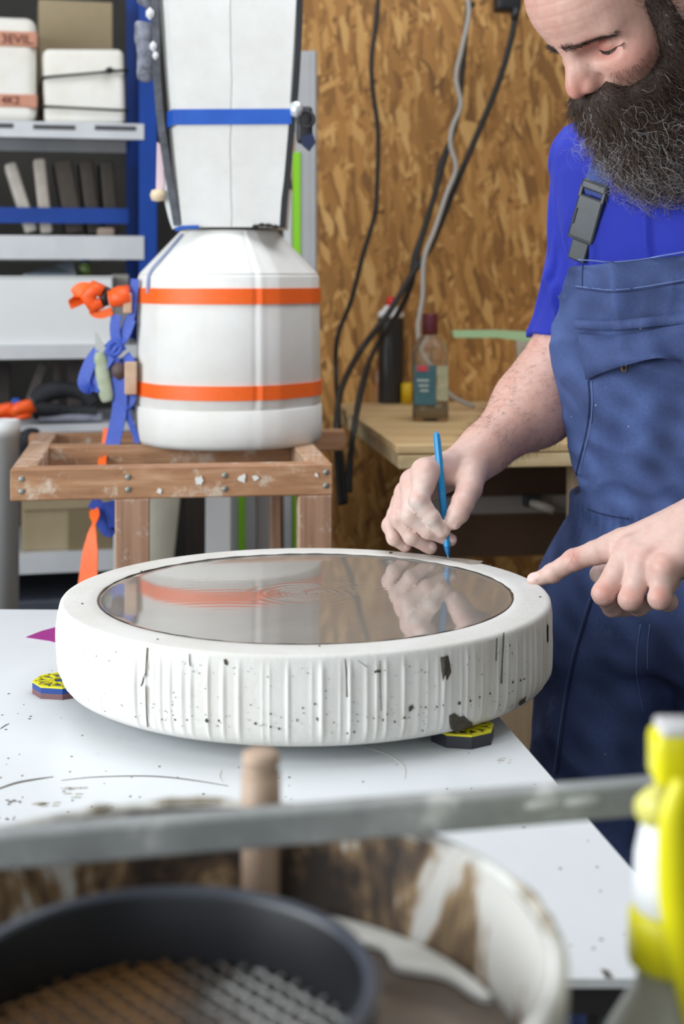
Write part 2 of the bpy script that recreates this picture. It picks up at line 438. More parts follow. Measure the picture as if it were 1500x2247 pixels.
# leaning slabs on the second shelf
leans = [(24, 70, 352, 'slab_white', (214, 206, 194), .30, 'pale plaster slab leaning leftmost on the middle shelf', .026),
         (74, 98, 345, 'slab_white', (206, 196, 184), .10, 'narrow pale plaster slab beside the leaning leftmost slab', .026),
         (122, 172, 348, 'slab_grey', (92, 84, 76), .18, 'dark grey slab leaning in the middle of the shelf row', .040),
         (176, 206, 348, 'slab_grey', (84, 77, 70), .12, 'dark slab behind the rack post, second from the right', .030),
         (212, 250, 350, 'slab_grey', (78, 72, 66), .08, 'dark slab standing rightmost in the slab row', .030)]
zt = z_b
for (pl, pr, pt, nm, c, ln, lab, th) in leans:
    v0 = .12 if c[0] > 150 else .14
    uc = at_shelf((pl+pr)/2+14, v0, zt); h_ = hgt(pl, pt, v0)-zt
    m = mat('slab_'+str(c[0]), c, .8, tuple(int(k*.9) for k in c), 30)
    ax = (SU*math.cos(ln)-ZV*math.sin(ln), SV, ZV*math.cos(ln)+SU*math.sin(ln))
    b = B().box(S(uc+.5*h_*math.sin(ln)*.6, v0+.06, zt+h_*.5+.003), (th, .12, h_*.94), ax, .006, 3)
    obj('plaster_slab', b, m, label=lab, cat='slab', group='slabs leaning on the middle shelf')
obj('plaster_offcut', rbox_s(at_shelf(252, .08, zt), at_shelf(214, .08, zt), .08, .12, zt, zt+.02, .006, 3), mat('offcut', (150, 134, 120), .8), label='small rounded plaster offcut right of the dark slabs', cat='offcut')
# papers, green bottle and white drawer box on the third level
zt = z_c
u0 = at_shelf(247, .01, zt); u1 = u0+.40; ztop = hgt(120, 606, .0)
bx = thing('drawer_box', S((u0+u1)/2, .15, zt), 'plain white drawer box filling the lower shelf of the rack', 'box')
obj('body', rbox_s(u0, u1, .012, .30, zt, ztop-.004, .003, 2), WHITE_LAC, bx); obj('lid', rbox_s(u0-.001, u1, .010, .302, ztop-.004, ztop, .001, 1), WHITE_LAC, bx)
u0 = at_shelf(285, .04, zt)
obj('side_box', rbox_s(u0, at_shelf(250, .04, zt), .06, .26, zt, ztop+.004, .003, 2), mat('side_box', (210, 206, 198), .6), label='narrow off-white carton right of the white drawer box', cat='box')
pp = B(); pp.add([S(at_shelf(166, .05, ztop), .05, ztop+.002), S(at_shelf(50, .05, ztop), .05, ztop+.002), S(at_shelf(120, .22, ztop), .24, ztop+.020), S(at_shelf(160, .22, ztop), .24, ztop+.036)], [(0, 1, 2, 3)])
po = obj('paper_sheet', pp, mat('pale_paper', (178, 190, 204), .6), label='pale blue-grey sheet lying on the white drawer box', cat='paper')
sm_ = po.modifiers.new('thickness', 'SOLIDIFY'); sm_.thickness = .002
gb = S(at_shelf(188, .12, ztop), .12, ztop)
gbt = thing('small_bottle', gb, 'small green bottle with blue cap on the white drawer box', 'bottle')
obj('body', B().lathe([(.0, 0), (.014, .001), (.014, .022), (.008, .028), (.007, .032)], gb, 16), mat('green_glass', (126, 150, 88), .3), gbt)
obj('cap', B().lathe([(.009, .030), (.009, .042), (0, .043)], gb, 16), mat('cap_blue', (50, 70, 150), .4), gbt)
# lower bay
zt = z_d
def lamb(px, py, v): return S(at_shelf(px, v, 1.0), v, hgt(px, py, v))
for k, (xa, ya, xb, yb, w, c, lab) in enumerate(((95, 800, 55, 925, .020, (126, 118, 114), 'grey wooden slat slanting leftmost in the dark bay'), (128, 800, 120, 920, .016, (100, 90, 86), 'brown-grey slat standing in the dark bay, second slat'), (165, 798, 165, 920, .032, (98, 90, 88), 'wide brown-grey board in the dark bay beside the straps'), (8, 800, 10, 925, .028, (70, 62, 60), 'dark brown board at the left end of the dark bay'))):
    a, b_ = lamb(xa, ya, .20), lamb(xb, yb, .14); b_.z = zt+.006
    obj('slat', B().beam(a, b_, w, .012, up=SV), mat('slat'+str(k), c, .7, tuple(int(x*.85) for x in c), 30), label=lab, cat='slat', group='slats in the lower bay')
bag = B(); n = 26
pts = spline([lamb(78, 880, .03), lamb(100, 862, .03), lamb(140, 856, .03), lamb(180, 862, .03), lamb(205, 884, .03)], 5)
bag.tube([p+ZV*0 for p in pts], [.018+.003*math.sin(i*.33) for i in range(len(pts))], 12)
pts = spline([lamb(74, 902, .02), lamb(120, 900, .015), lamb(165, 904, .02), lamb(210, 905, .02)], 5)
bag.tube(pts, [.015+.003*math.sin(i*.4+1) for i in range(len(pts))], 12)
obj('tool_bag', bag, BLACK_SOFT, label='crumpled black cloth bag in the dark bay of the rack', cat='bag')
cl = B(); pts = [lamb(85, 918, .01), lamb(130, 916, .01), lamb(180, 920, .01), lamb(225, 922, .01)]
for p in pts: p.z = max(p.z, zt+.012)
cl.tube(spline(pts, 5), [.011]*16, 8, flat=.6); obj('folded_cloth', cl, mat('grey_cloth', (150, 152, 166), .8, (120, 122, 136), 40, bump=.4), label='folded pale grey cloth under the black bag', cat='cloth')
for k, (px, py, lab) in enumerate(((8, 908, 'orange plastic clamp at the left edge of the picture'), (48, 902, 'orange plastic clamp with blue lever on the white pipe'))):
    c = lamb(px, py, -.05 if k == 1 else -.03)
    ct = thing('orange_clamp', c, lab, 'clamp', 'orange clamps')
    b = B(); b.tube([c+SU*.022-ZV*.006, c+SU*.008+ZV*.006, c-SU*.012+ZV*.010, c-SU*.022-ZV*.004], [.010, .014, .015, .008], 10)
    obj('jaw', b, ORANGE_PL, ct); obj('grip', B().tube([c-SU*.018-ZV*.008, c+SU*.018-ZV*.014], [.008, .006], 8), ORANGE_PL, ct)
    if k: obj('lever', B().box(c+SU*.012+ZV*.020, (.016, .012, .012), SAX, .003, 2), BLUE_TAPE, ct)
zt = z_e
pc = P(2, 915, 2.62); 
pipe = thing('plastic_pipe', (pc.x, pc.y, z_e), 'white plastic pipe standing upright at the left picture edge', 'pipe')
pz1 = PZ(917, 2.66)
pipe_z0 = 0.0
obj('tube', B().lathe([(.029, 0.0), (.032, 0.0), (.032, pz1-.03), (.034, pz1-.03), (.034, pz1), (.029, pz1), (.029, 0.0)], (pc.x, pc.y, 0), 32, close=False), WHITE_LAC, pipe)
u0 = at_shelf(250, -.03, zt); u1 = at_shelf(50, -.03, zt)
cbx = thing('cardboard_carton', S((u0+u1)/2, .1, zt), 'closed beige cardboard carton on the lowest shelf of the rack', 'carton')
ztp = hgt(120, 1098, .02)
obj('body', rbox_s(u0, u1, .02, .30, zt, ztp, .003, 1), CARD, cbx)
obj('flap', rbox_s(u0-.001, u1+.001, .014, .02, ztp-.018, ztp+.001, .001, 1), CARD, cbx)
um = at_shelf(150, .01, zt); obj('side_panel', rbox_s(u0, um, .012, .02, zt, ztp-.02, .001, 1), CARD_D, cbx)
bl = B(); pts = [lamb(28, 1030, -.1), lamb(45, 990, -.1), lamb(60, 960, -.1), lamb(80, 950, -.08)]
bl.tube(spline(pts, 4), [.014, .018, .02, .02, .02, .02, .02, .02, .018, .016, .014, .012, .010], 10); obj('black_pouch', bl, BLACK_SOFT, label='black cloth pouch hanging between white pipe and wooden stand', cat='pouch')
bl = B(); pts = [lamb(85, 1030, .0), lamb(120, 1022, .0), lamb(160, 1030, .0)]
bl.tube(spline(pts, 4), .016, 10, flat=.7); obj('black_roll', bl, BLACK_SOFT, label='black cloth roll seen through the wooden frame', cat='cloth')
gp = B().box(S(.20, .16, hgt(160, 1024, .16)-.006), (.30, .26, .008), SAX, .002, 1); obj('shelf_plate', gp, mat('grey_plate', (190, 192, 196), .5), rack)
# dark crate under the lowest shelf
u0 = at_shelf(300, .0, .4); zc0 = .30
cr = thing('plastic_crate', S(.4, .1, 0), 'dark slate-blue plastic crate beneath the lowest shelf', 'crate')
CRATE = mat('crate_slate', (60, 66, 78), .5, (72, 78, 90), 9)
zc1 = z_e-.10
obj('body', rbox_s(u0, u0+.5, .02, .32, zc0-.3, zc1-.03, .008, 3), CRATE, cr); obj('rim', rbox_s(u0-.008, u0+.508, .008, .332, zc1-.03, zc1, .004, 2), CRATE, cr)
KS = .891                                             # the stand stands this much nearer than first read: its mirror image in the slip fixes it
def Pk(px, py, Y): return P(px, py, Y*KS)
# ------------------------------------------------------------------ wooden stand behind the table
ST0 = Vector((PX(22, 2.35*KS), 2.35*KS, 0)); HS = 0.311*KS; ZS = CAMZ-HS        # top of the stand
def T(u, v, z): return ST0+U*u+V*v+ZV*z
TAX = (U, V, ZV)
SW, SD, BW, BH = .524*KS, .60*KS, .040*KS, .052*KS
stand = thing('wooden_stand', T(SW/2, SD/2, 0), 'screwed wooden stand of worn brown beams carrying the plaster vessel', 'stand')
fb = obj('front_beam', B().box(T(SW/2, BW/2, ZS-BH/2), (SW, BW, BH), TAX, .002, 1), WOOD_X, stand)
obj('back_beam', B().box(T(SW/2+.035, SD-BW/2, ZS-BH/2), (SW+.10, BW, BH*.8), TAX, .002, 1), WOOD_X, stand)
obj('middle_beam', B().box(T(SW/2, .335*KS, ZS-BH*.36), (SW-2*BW, BW*1.2, BH*.7), TAX, .002, 1), WOOD_X, stand)
for u in (BW/2, SW-BW/2):
    obj('side_beam', B().box(T(u, SD/2, ZS-BH/2), (BW, SD-2*BW, BH), TAX, .002, 1), WOOD_Y, stand)
for (u, v) in ((.195*KS, BW*.5), (SW-.026, BW*.5), (.154, SD-BW/2), (SW-.043, SD-BW*.8)):
    z1 = ZS-BH if v < .1 else ZS-BH*.8
    w = .050 if v < .1 else .018
    obj('leg', B().box(T(u, v, z1/2), (w, .036, z1), TAX, .002, 1), WOOD_Z, stand)
obj('brace', B().beam(T(SW-.10, SD-.06, .70), T(SW-.03, .10, .50), .03, .02), WOOD_Z, stand)
obj('lower_rail', B().beam(T(.2, SD-.06, .42), T(SW-.03, SD-.06, .42), .02, .04), WOOD_X, stand)
scr = B().lathe([(0, 0), (.0042, 0), (.0042, .0012), (.003, .0020), (0, .0022)], (0, 0, 0), 14)
sme = scr.mesh('screw'); sme.materials.append(STEEL)
for (u, dz) in ((.018, .016), (.018, .036), (.188, .016), (.188, .036), (.345, .016), (.345, .038), (.512, .014), (.512, .036)):
    o = bpy.data.objects.new('screw', sme); col.objects.link(o); o.parent = fb
    p = T(u*KS, -.0005, ZS-dz*KS); o.location = p-world_loc(fb)
    o.rotation_euler = (-V).to_track_quat('Z', 'Y').to_euler()
for (px, py, s) in ((437, 1055, .010), (532, 1049, .008), (560, 1048, .006), (694, 1042, .004), (350, 1078, .005)):   # dried plaster splashes
    p = P(px, py, 2.35*KS); u = (p-ST0).dot(U); Yv = (ST0+U*u).y; q = P(px, py, Yv-.001); bb = []
    for k in range(11):
        a = 2*PI*k/11; r = s*(.45+.55*random.random()); bb.append(q+U*(r*math.cos(a))+ZV*(r*math.sin(a))-V*.0012)
    obj('plaster_splash', B().prism(bb, V*.0014), PLASTER, fb)

# ------------------------------------------------------------------ cylindrical plaster mold on the stand
VC = Vector((PX(502, 2.767*KS), 2.767*KS, ZS)); VR = .177*KS
vz = lambda py: PZ(py, VC.y-VR*.97)-ZS
def vsec(a, z):
    """cross section: round, with a flat facet on the right"""
    fa = math.radians(-38); d = (a-fa+PI) % (2*PI)-PI
    flat = .965/max(math.cos(d), .2) if abs(d) < .9 else 9
    fb_ = math.radians(212); d2 = (a-fb_+PI) % (2*PI)-PI
    flat2 = .972/max(math.cos(d2), .2) if abs(d2) < .9 else 9
    g = math.radians(-69.5); dg = (a-g+PI) % (2*PI)-PI
    gr = 1-.020*math.exp(-(dg/.014)**2)+.012*math.exp(-((dg-.06)/.045)**2)
    return min(1.0, flat, flat2)*gr
def circ(a, z): return 1.0
vm = thing('casting_mold', VC, 'big white bell-shaped plaster mold strapped with orange bands on the wooden stand', 'mold')
zf, zs, zt_ = vz(903), vz(603), PZ(503, VC.y-.12*KS)-ZS
obj('foot', B().lathe([(.0, .0), (VR*.96, .0), (VR*.99, .008), (VR, .022), (VR*.995, zf-.002), (VR*.985, zf)], VC, 128, rfun=lambda a, z: .5+.5*vsec(a, z)/1.0), PLASTER, vm)
obj('body', B().lathe([(VR*.97, zf), (VR*.985, zf+.004), (VR*.965, zs-.004), (VR*.955, zs)], VC, 256, rfun=vsec), PLASTER, vm)
obj('cone', B().lathe([(VR*.955, zs), (VR*.945, zs+.003), (VR*.54, zt_-.004), (VR*.52, zt_), (0, zt_)], VC, 256, rfun=vsec), PLASTER, vm)
def vpt(a, z, off=.0015):
    if z <= zs: r = VR*(.985-.020*(z-zf)/(zs-zf))
    else: r = VR*(.945-.405*(z-zs-.003)/(zt_-zs-.007))
    r = r*vsec(a, z)+off
    return VC+Vector((r*math.cos(a), r*math.sin(a), z))
def band(name, z0, m, label, wid, sag=0):
    b = B(); n = 120; vs = []; fs = []
    for i in range(n):
        a = 2*PI*i/n
        for (o, dz) in ((.0004, 0), (.0024, 0), (.0024, wid), (.0004, wid)): vs.append(vpt(a, z0+dz, o))
    for i in range(n):
        j = (i+1) % n
        for k in range(4): fs.append((i*4+k, j*4+k, j*4+(k+1) % 4, i*4+(k+1) % 4))
    b.add(vs, fs); return b
zl0, zl1 = vz(880), vz(848); zu0, zu1 = vz(668), vz(633)
st1 = thing('lashing_strap', vpt(math.radians(200), zu0), 'upper orange lashing strap around the bell-shaped plaster mold', 'strap', 'orange straps')
obj('webbing', band('w', zu0, ORANGE, '', zu1-zu0), ORANGE, st1)
st2 = thing('lashing_strap', vpt(math.radians(200), zl0), 'lower orange lashing strap around the bell-shaped plaster mold', 'strap', 'orange straps')
obj('webbing', band('w', zl0, ORANGE, '', zl1-zl0), ORANGE, st2)
# orange ratchet and folded strap end at the left
DV = 2.70
q = lambda px, py, d=DV: Pk(px, py, d)
obj('ratchet', B().tube([q(285, 645), q(262, 650), q(240, 655)], [.017, .019, .016], 10, flat=.8), ORANGE_PL, st1)
obj('ratchet_pin', B().tube([q(240, 632), q(228, 650), q(232, 672)], [.006]*3, 8), BLACK, st1)
obj('strap_roll', B().tube([q(226, 640), q(208, 632), q(192, 650), q(206, 672), q(224, 664)], [.011, .014, .015, .013, .010], 10), ORANGE_PL, st1)
obj('strap_end', B().ribbon(spline([q(204, 640), q(180, 636), q(164, 650), q(172, 672)], 4), .026, .003, Vector((.1, .3, 1))), ORANGE, st1)
obj('strap_tail', B().ribbon(spline([q(212, 672), q(204, 684), q(222, 690), q(246, 682)], 4), .014, .003, ZV), ORANGE, st1)
obj('wedge', B().box(q(287, 829, 2.70), (.020, .03, .054), TAX, .002, 1), mat('wedge_wood', (212, 182, 156), .6, (196, 162, 134), 40), st2)
obj('wedge', B().box(q(280, 665, 2.70), (.014, .02, .034), TAX, .002, 1), MATS['wedge_wood'], st1)
# blue strap knot and tails
bs = thing('lashing_strap', q(250, 1000), 'knotted blue lashing strap hanging down the left of the mold', 'strap')
rib = lambda pts, w, sd, m=BLUE_STRAP, nm='webbing': obj(nm, B().ribbon(spline(pts, 6), w, .002, sd), m, bs)
sdx = Vector((1, -.25, .15))
rib([vpt(math.radians(214), zt_-.006, .004), vpt(math.radians(214), (zs+zt_)/2, .004), vpt(math.radians(214), zs+.004, .004), vpt(math.radians(214), zs-.03, .004)], .006, Vector((.6, -.8, 0)), mat('pale_cord', (150, 164, 200), .6))
rib([q(296, 612), q(293, 650), q(288, 690), q(276, 730), q(262, 760)], .014, sdx)
rib([q(256, 690), q(252, 720), q(256, 750), q(268, 772)], .018, sdx)
rib([q(286, 700), q(270, 740), q(248, 756), q(236, 776), q(262, 800), q(290, 782)], .020, sdx)
rib([q(216, 770), q(196, 800), q(184, 842), q(206, 852), q(222, 810), q(240, 780)], .022, sdx)
rib([q(256, 812), q(262, 850), q(262, 900), q(252, 950), q(242, 1000), q(240, 1022)], [.020]*4+[.026]*10+[.026]*8+[.02]*9, sdx)
rib([q(296, 866), q(286, 880), q(278, 896), q(284, 920), q(298, 958), q(300, 972)], .010, sdx)
rib([q(290, 868), q(284, 884), q(272, 892)], .016, sdx)
obj('knot', B().tube(spline([q(240, 772), q(246, 756), q(258, 752), q(264, 766), q(252, 778), q(240, 770)], 4), .0075, 8, flat=.6), BLUE_STRAP, bs)
obj('knot_shadow_piece', B().lathe([(0, -.018), (.012, -.01), (.014, .004), (0, .018)], q(262, 812), 12), mat('knot_shadow_brown', (92, 74, 72), .6), bs).name = 'knot_shadow'  # brown lump standing in for the shadow below the knot
kn = thing('putty_knife', q(226, 885), 'green-handled putty knife hanging from the blue strap', 'knife')
obj('handle', B().tube(spline([q(218, 772), q(222, 800), q(230, 850), q(236, 882)], 5), [.007, .008, .010, .011, .012, .012, .012, .012, .012, .012, .012, .012, .012, .011, .010, .007], 12, flat=.5, ref=(1, 0, 0)), mat('sage_green', (150, 164, 128), .5, (196, 204, 186), 20), kn)
obj('blade', B().prism([q(208, 728), q(212, 730), q(232, 764), q(222, 782), q(210, 776)], Vector((0, .0015, 0))), mat('knife_steel', (196, 198, 194), .3, metal=.6), kn)
# orange strap ends hanging through the stand and beneath it
ot = thing('strap_tail', q(200, 1280, 2.5), 'loose orange strap end dangling below the wooden stand', 'strap', 'orange straps')
obj('webbing', B().ribbon([q(236, 940, 2.72), q(230, 985, 2.72), q(224, 1010, 2.66), q(224, 1060, 2.62)], .014, .002, sdx), ORANGE, ot)
obj('webbing_end', B().ribbon(spline([q(206, 1116, 2.60), q(208, 1140, 2.58), q(203, 1165, 2.57), q(198, 1210, 2.56), q(192, 1290, 2.55)], 4), [.012, .015, .016, .016, .012, .008, .006, .009, .012, .016, .018, .022, .026, .028, .030, .032, .034], .002, sdx), ORANGE, ot)
bt = obj('strap_loop', B().ribbon(spline([q(200, 1100, 2.6), q(216, 1112, 2.6), q(222, 1140, 2.6), q(236, 1164, 2.6), q(252, 1160, 2.6), q(246, 1130, 2.6), q(240, 1100, 2.6)], 5), .020, .002, Vector((.8, .2, .5))), BLUE_STRAP, label='blue strap loop hanging under the wooden stand', cat='strap')

# ------------------------------------------------------------------ tall block mold standing on the vessel
TB = Vector((PX(505, 2.76*KS), 2.76*KS, ZS+zt_)); TF = 2.665*KS                 # front face depth
tz = lambda py: PZ(py, TF)
tower = thing('casting_mold', TB, 'tall tapering white plaster mold in two halves on top of the bell-shaped mold', 'mold')
def tower_half(pxs_b, pxs_t, nm, side):
    """pixel columns on the front plane at the bottom (y 498) and at the top (y -120)"""
    zb_, zt2 = tz(498), tz(-150)
    (b0, b1), (t0, t1) = pxs_b, pxs_t
    f = TF; k = 2.86*KS
    def col_(x, y): return PX(x, TF), y
    rows = []
    b = B(); n = 24
    secs = []
    for i in range(n+1):
        t = i/n; z = zb_+(zt2-zb_)*t; x0 = PX(b0+(t0-b0)*t, TF); x1 = PX(b1+(t1-b1)*t, TF)
        wob = .0006*math.sin(i*1.7)+.0010*math.sin(i*.6+1)
        if side < 0: x1 += wob; bev0, bev1 = .017, .001
        else: x0 += wob; bev0, bev1 = .001, .004
        secs.append([Vector((x0, f+bev0*1.6, z)), Vector((x0+bev0, f, z)), Vector((x1-bev1, f, z)), Vector((x1, f+bev1, z)), Vector((x1, k, z)), Vector((x0, k, z))])
    vs = [p for s_ in secs for p in s_]; fs = []
    for i in range(n):
        for j in range(6):
            l = (j+1) % 6; fs.append((i*6+j, i*6+l, i*6+6+l, i*6+6+j))
    fs.append(tuple(range(5, -1, -1))); fs.append(tuple(n*6+j for j in range(6)))
    b.add(vs, fs); return obj(nm, b, PLASTER_TOWER, tower)
tower_half((384, 506.3), (334, 506.3), 'left_half', -1)
tower_half((507, 624), (507, 664), 'right_half', 1)
zb0, zb1 = tz(274), tz(240)
tl = lambda py: 384+(334-384)*(498-py)/648.0
trr = lambda py: 624+(664-624)*(498-py)/648.0
b = B(); x0, x1 = PX(tl(257), TF), PX(trr(257), TF)
b.ribbon([(x0-.0015, 2.80*KS, (zb0+zb1)/2-.004), (x0-.0015, TF+.016, (zb0+zb1)/2-.003), (x0+.010, TF-.0012, (zb0+zb1)/2), (x1, TF-.0012, (zb0+zb1)/2+.001), (x1+.002, 2.80*KS, (zb0+zb1)/2)], zb1-zb0, .0016, ZV)
obj('tape_strap', b, BLUE_TAPE, tower)
# black strap and ratchet on the right edge, grey tension strap with hooks on the left edge
bk = thing('black_strap', Pk(650, 300, 2.68), 'black strap with dark ratchet on the right edge of the tall mold', 'strap')
obj('webbing', B().ribbon(spline([Pk(658, -60, 2.67), Pk(656, 60, 2.67), Pk(648, 200, 2.67), Pk(638, 300, 2.67), Pk(630, 390, 2.67), Pk(624, 440, 2.67), Pk(620, 500, 2.67)], 6), [.010]*37, .010, Vector((1, 0, 0))), BLACK, bk)
r = B(); r.box(Pk(668, 275, 2.68), (.026, .03, .060), None, .006, 3); obj('ratchet', r, BLACK, bk)
obj('chrome_cap', B().lathe([(0, -.014), (.009, -.010), (.011, 0), (.009, .010), (0, .014)], Pk(650, 240, 2.665), 16), mat('chrome_white', (226, 230, 234), .25, metal=.5), bk)
obj('handle', B().prism([Pk(660, 300, 2.66), Pk(686, 292, 2.66), Pk(692, 312, 2.66), Pk(678, 332, 2.66), Pk(662, 318, 2.66)], Vector((0, .01, 0))), mat('navy_plastic', (24, 36, 70), .5), bk)
obj('ring', B().tube([Pk(672+16*math.cos(a), 262+18*math.sin(a), 2.665) for a in [2*PI*i/16 for i in range(17)]], .003, 6, caps=False), BLACK, bk)
obj('loose_end', B().ribbon([Pk(630, 380, 2.665), Pk(634, 400, 2.665), Pk(637, 415, 2.665)], .008, .002, Vector((1, 0, 0))), BLACK, bk)
for (x, y, s) in ((560, 497, .006), (574, 494, .007), (588, 495, .008), (604, 498, .007)):
    p = P(x, y, TF-.002); obj('chip', B().lathe([(0, -.003), (s*.8, -.001), (s, .001), (0, .004)], p, 9), mat('dark_gap', (44, 42, 42), .8), tower)
obj('blue_underlay', B().ribbon([Pk(384, 504, 2.66), Pk(400, 499, 2.66), Pk(436, 498, 2.66)], .006, .003, ZV), BLUE_TAPE, tower)
gk = thing('grey_strap', Pk(372, 420, 2.66), 'dark grey tension strap with bunched webbing left of the tall mold', 'strap')
GREYW = mat('grey_webbing', (84, 88, 98), .7, (150, 152, 166), 60)
STRAPD = mat('dark_webbing', (58, 60, 66), .6, (92, 94, 102), 50)
obj('webbing', B().ribbon(spline([Pk(338, -40, 2.68), Pk(342, 60, 2.68), Pk(344, 160, 2.68), Pk(352, 260, 2.68), Pk(366, 360, 2.68), Pk(378, 430, 2.68), Pk(389, 494, 2.68)], 6), [.012]*37, .008, Vector((1, 0, 0))), STRAPD, gk)
obj('bunched_end', B().tube(spline([Pk(322, 50, 2.70), Pk(318, 80, 2.70), Pk(322, 110, 2.70), Pk(320, 150, 2.70), Pk(316, 180, 2.70)], 4), [.018, .020, .019, .018, .018, .018, .017, .017, .017, .016, .016, .016, .015, .015, .014, .012, .006], 10, flat=.7, ref=(1, 0, 0)), GREYW, gk)
obj('bunched_top', B().tube([Pk(310, -40, 2.70), Pk(322, 0, 2.70), Pk(334, 16, 2.70)], [.018, .016, .008], 10), GREYW, gk)
for (x, y, s) in ((336, 102, .006), (341, 122, .005), (329, 30, .007)):
    obj('hook', B().lathe([(0, -s*1.6), (s, -s*.6), (s, s*.6), (0, s*1.6)], Pk(x, y, 2.675), 10), mat('hook_white', (222, 222, 222), .4), gk)
ltg = thing('label_tag', Pk(345, 436, 2.68), 'small pink and white paper tag hanging beside the blue post', 'tag')
obj('paper', B().prism([Pk(344, 312, 2.685), Pk(356, 318, 2.685), Pk(360, 400, 2.685), Pk(356, 424, 2.685), Pk(342, 418, 2.685)], Vector((0, .001, 0))), mat('pink_paper', (226, 200, 206), .6), ltg)
obj('wooden_bead', B().lathe([(0, -.011), (.010, -.009), (.013, 0), (.010, .008), (0, .010)], Pk(346, 428, 2.68), 16), mat('bead', (232, 210, 176), .5), ltg)
# white foam edge strip on the tower's left flank
obj('edge_padding', B().ribbon(spline([Pk(360, 330, 2.69), Pk(362, 400, 2.69), Pk(376, 470, 2.69), Pk(386, 500, 2.69)], 4), .012, .006, Vector((1, 0, 0))), WHITE_LAC, tower)

# ------------------------------------------------------------------ rails and boards leaning behind the stand
def upright(name, px0, px1, py_top, Y, m, label, cat, d=.02, lean=0.0, py_bot=None, group='rails and boards behind the stand'):
    x0, x1, z1 = PX(px0, Y), PX(px1, Y), PZ(py_top, Y)
    b = B().box(((x0+x1)/2, Y, z1/2), (x1-x0, d, z1), None, .002, 1)
    o = obj(name, b, m, label=label, cat=cat, group=group)
    if lean: o.rotation_euler[1] = lean
    return o
YR = 3.0
gr = thing('guide_rail', (PX(668, YR), YR, 0), 'tall grey aluminium guide rail with lime green strip behind the mold', 'rail', 'rails and boards behind the stand')
zt3 = PZ(113, YR)
obj('profile', B().box((PX(671, YR), YR, zt3/2), (PX(695, YR)-PX(647, YR), .02, zt3), None, .002, 1).box((PX(687, YR), YR-.013, zt3/2), (.010, .006, zt3), None, .001, 1), ALU, gr)
obj('green_strip', B().box((PX(651, YR), YR-.012, zt3*.44), (PX(660, YR)-PX(643, YR), .005, PZ(330, YR)), None, .001, 1), GREEN, gr)
obj('side_profile', B().box((PX(632, YR), YR+.0, PZ(420, YR)/2), (PX(641, YR)-PX(622, YR), .018, PZ(420, YR)), None, .002, 1), GREY_STEEL, gr)
lp = upright('leaning_plank', 330, 395, 985, 2.86, mat('yellowed_white', (236, 232, 214), .5, (222, 216, 196), 12), 'yellowish white plank leaning under the wooden stand', 'plank', .02)
lp.rotation_euler[1] = .10; lp.location.x -= .088
upright('dark_plank', 408, 452, 985, 2.93, mat('dark_plank', (66, 58, 54), .7, (80, 72, 66), 20, (1, 1, .1)), 'dark brown plank between white plank and white profile', 'plank')
upright('white_profile', 452, 508, 985, 2.80, WHITE_LAC, 'white square profile standing under the wooden stand', 'profile', .03)
rl = thing('guide_rail', (PX(535, 2.88), 2.88, 0), 'shorter grey guide rail with green strip under the stand', 'rail', 'rails and boards behind the stand')
zt4 = PZ(985, 2.88)
obj('profile', B().box((PX(535, 2.88), 2.88, zt4/2), (PX(562, 2.88)-PX(508, 2.88), .02, zt4), None, .002, 1), ALU, rl)
obj('green_strip', B().box((PX(531, 2.88), 2.866, zt4/2), (PX(539, 2.88)-PX(524, 2.88), .006, zt4), None, .001, 1), GREEN, rl)
upright('grey_profile', 563, 594, 985, 2.90, mat('grey_profile', (160, 156, 152), .5), 'grey-brown profile right of the shorter guide rail', 'profile')
upright('white_batten', 250, 312, 1003, 2.74, WHITE_LAC, 'short white batten end behind the front beam of the stand', 'batten')
upright('brown_board', 612, 652, 1000, 3.02, mat('brown_board', (130, 92, 62), .7, (112, 78, 52), 20), 'brown board between the stand legs at the right', 'board')
# ------------------------------------------------------------------ workbench at the right, against the OSB wall
HB = .280; ZB = CAMZ-HB
BF = Vector((PX(870, 2.415), 2.415, 0))               # front left corner of the bench top
def Q(u, v, z): return BF+U*u+V*v+ZV*z
BD = (WV-BF.dot(V))                                    # depth up to the wall
bench = thing('workbench', Q(.6, BD/2, 0), 'pale plywood workbench of two stacked boards against the chipboard wall', 'workbench')
def bslab(z0, z1, du, m, nm, u1=1.5):
    b = B(); b.box(Q((du+u1)/2, BD/2, (z0+z1)/2), (u1-du, BD, z1-z0), TAX, .0015, 1); return obj(nm, b, m, bench)
bslab(ZB-.015, ZB, .0, PLY, 'top_board'); bslab(ZB-.040, ZB-.017, .004, PLY_EDGE, 'under_board')
for (u, v) in ((.34, .10), (.44+.02, .5), (1.42, .10), (.62, .12)):
    w = .035
    obj('leg', B().box(Q(u, v, (ZB-.04)/2), (w, w, ZB-.04), TAX, .002, 1), BOARDW, bench)
zr0 = PZ(1122, 2.62); 
obj('shade_panel', B().box(Q(.75, .42, ZB-.16), (1.3, .012, .22), TAX), mat('bench_shade', (74, 54, 38), .7, (88, 64, 46), 10), bench)  # dark sheet put in for the shade under the bench
cl_ = thing('pipe_clamp', Q(.45, .16, zr0), 'grey steel clamp bar with a handle under the plywood workbench', 'clamp')
obj('bar', B().box(Q(.42, .16, PZ(1104, 2.62)), (.72, .014, .032), TAX, .003, 1), mat('clamp_grey', (128, 122, 116), .45), cl_)
obj('handle', B().tube([Q(.26, .13, PZ(1098, 2.6)), Q(.285, .12, PZ(1107, 2.6)), Q(.30, .115, PZ(1114, 2.6))], [.007, .009, .008], 10), mat('clamp_handle', (150, 142, 134), .4), cl_)
obj('jaw', B().box(Q(.265, .135, PZ(1094, 2.6)), (.03, .02, .022), TAX, .003, 2), BLACK, cl_)
obj('lower_board', B().box(Q(.65, BD*.55, .34), (1.25, BD*.7, .02), TAX, .001, 1), BOARDW, bench)
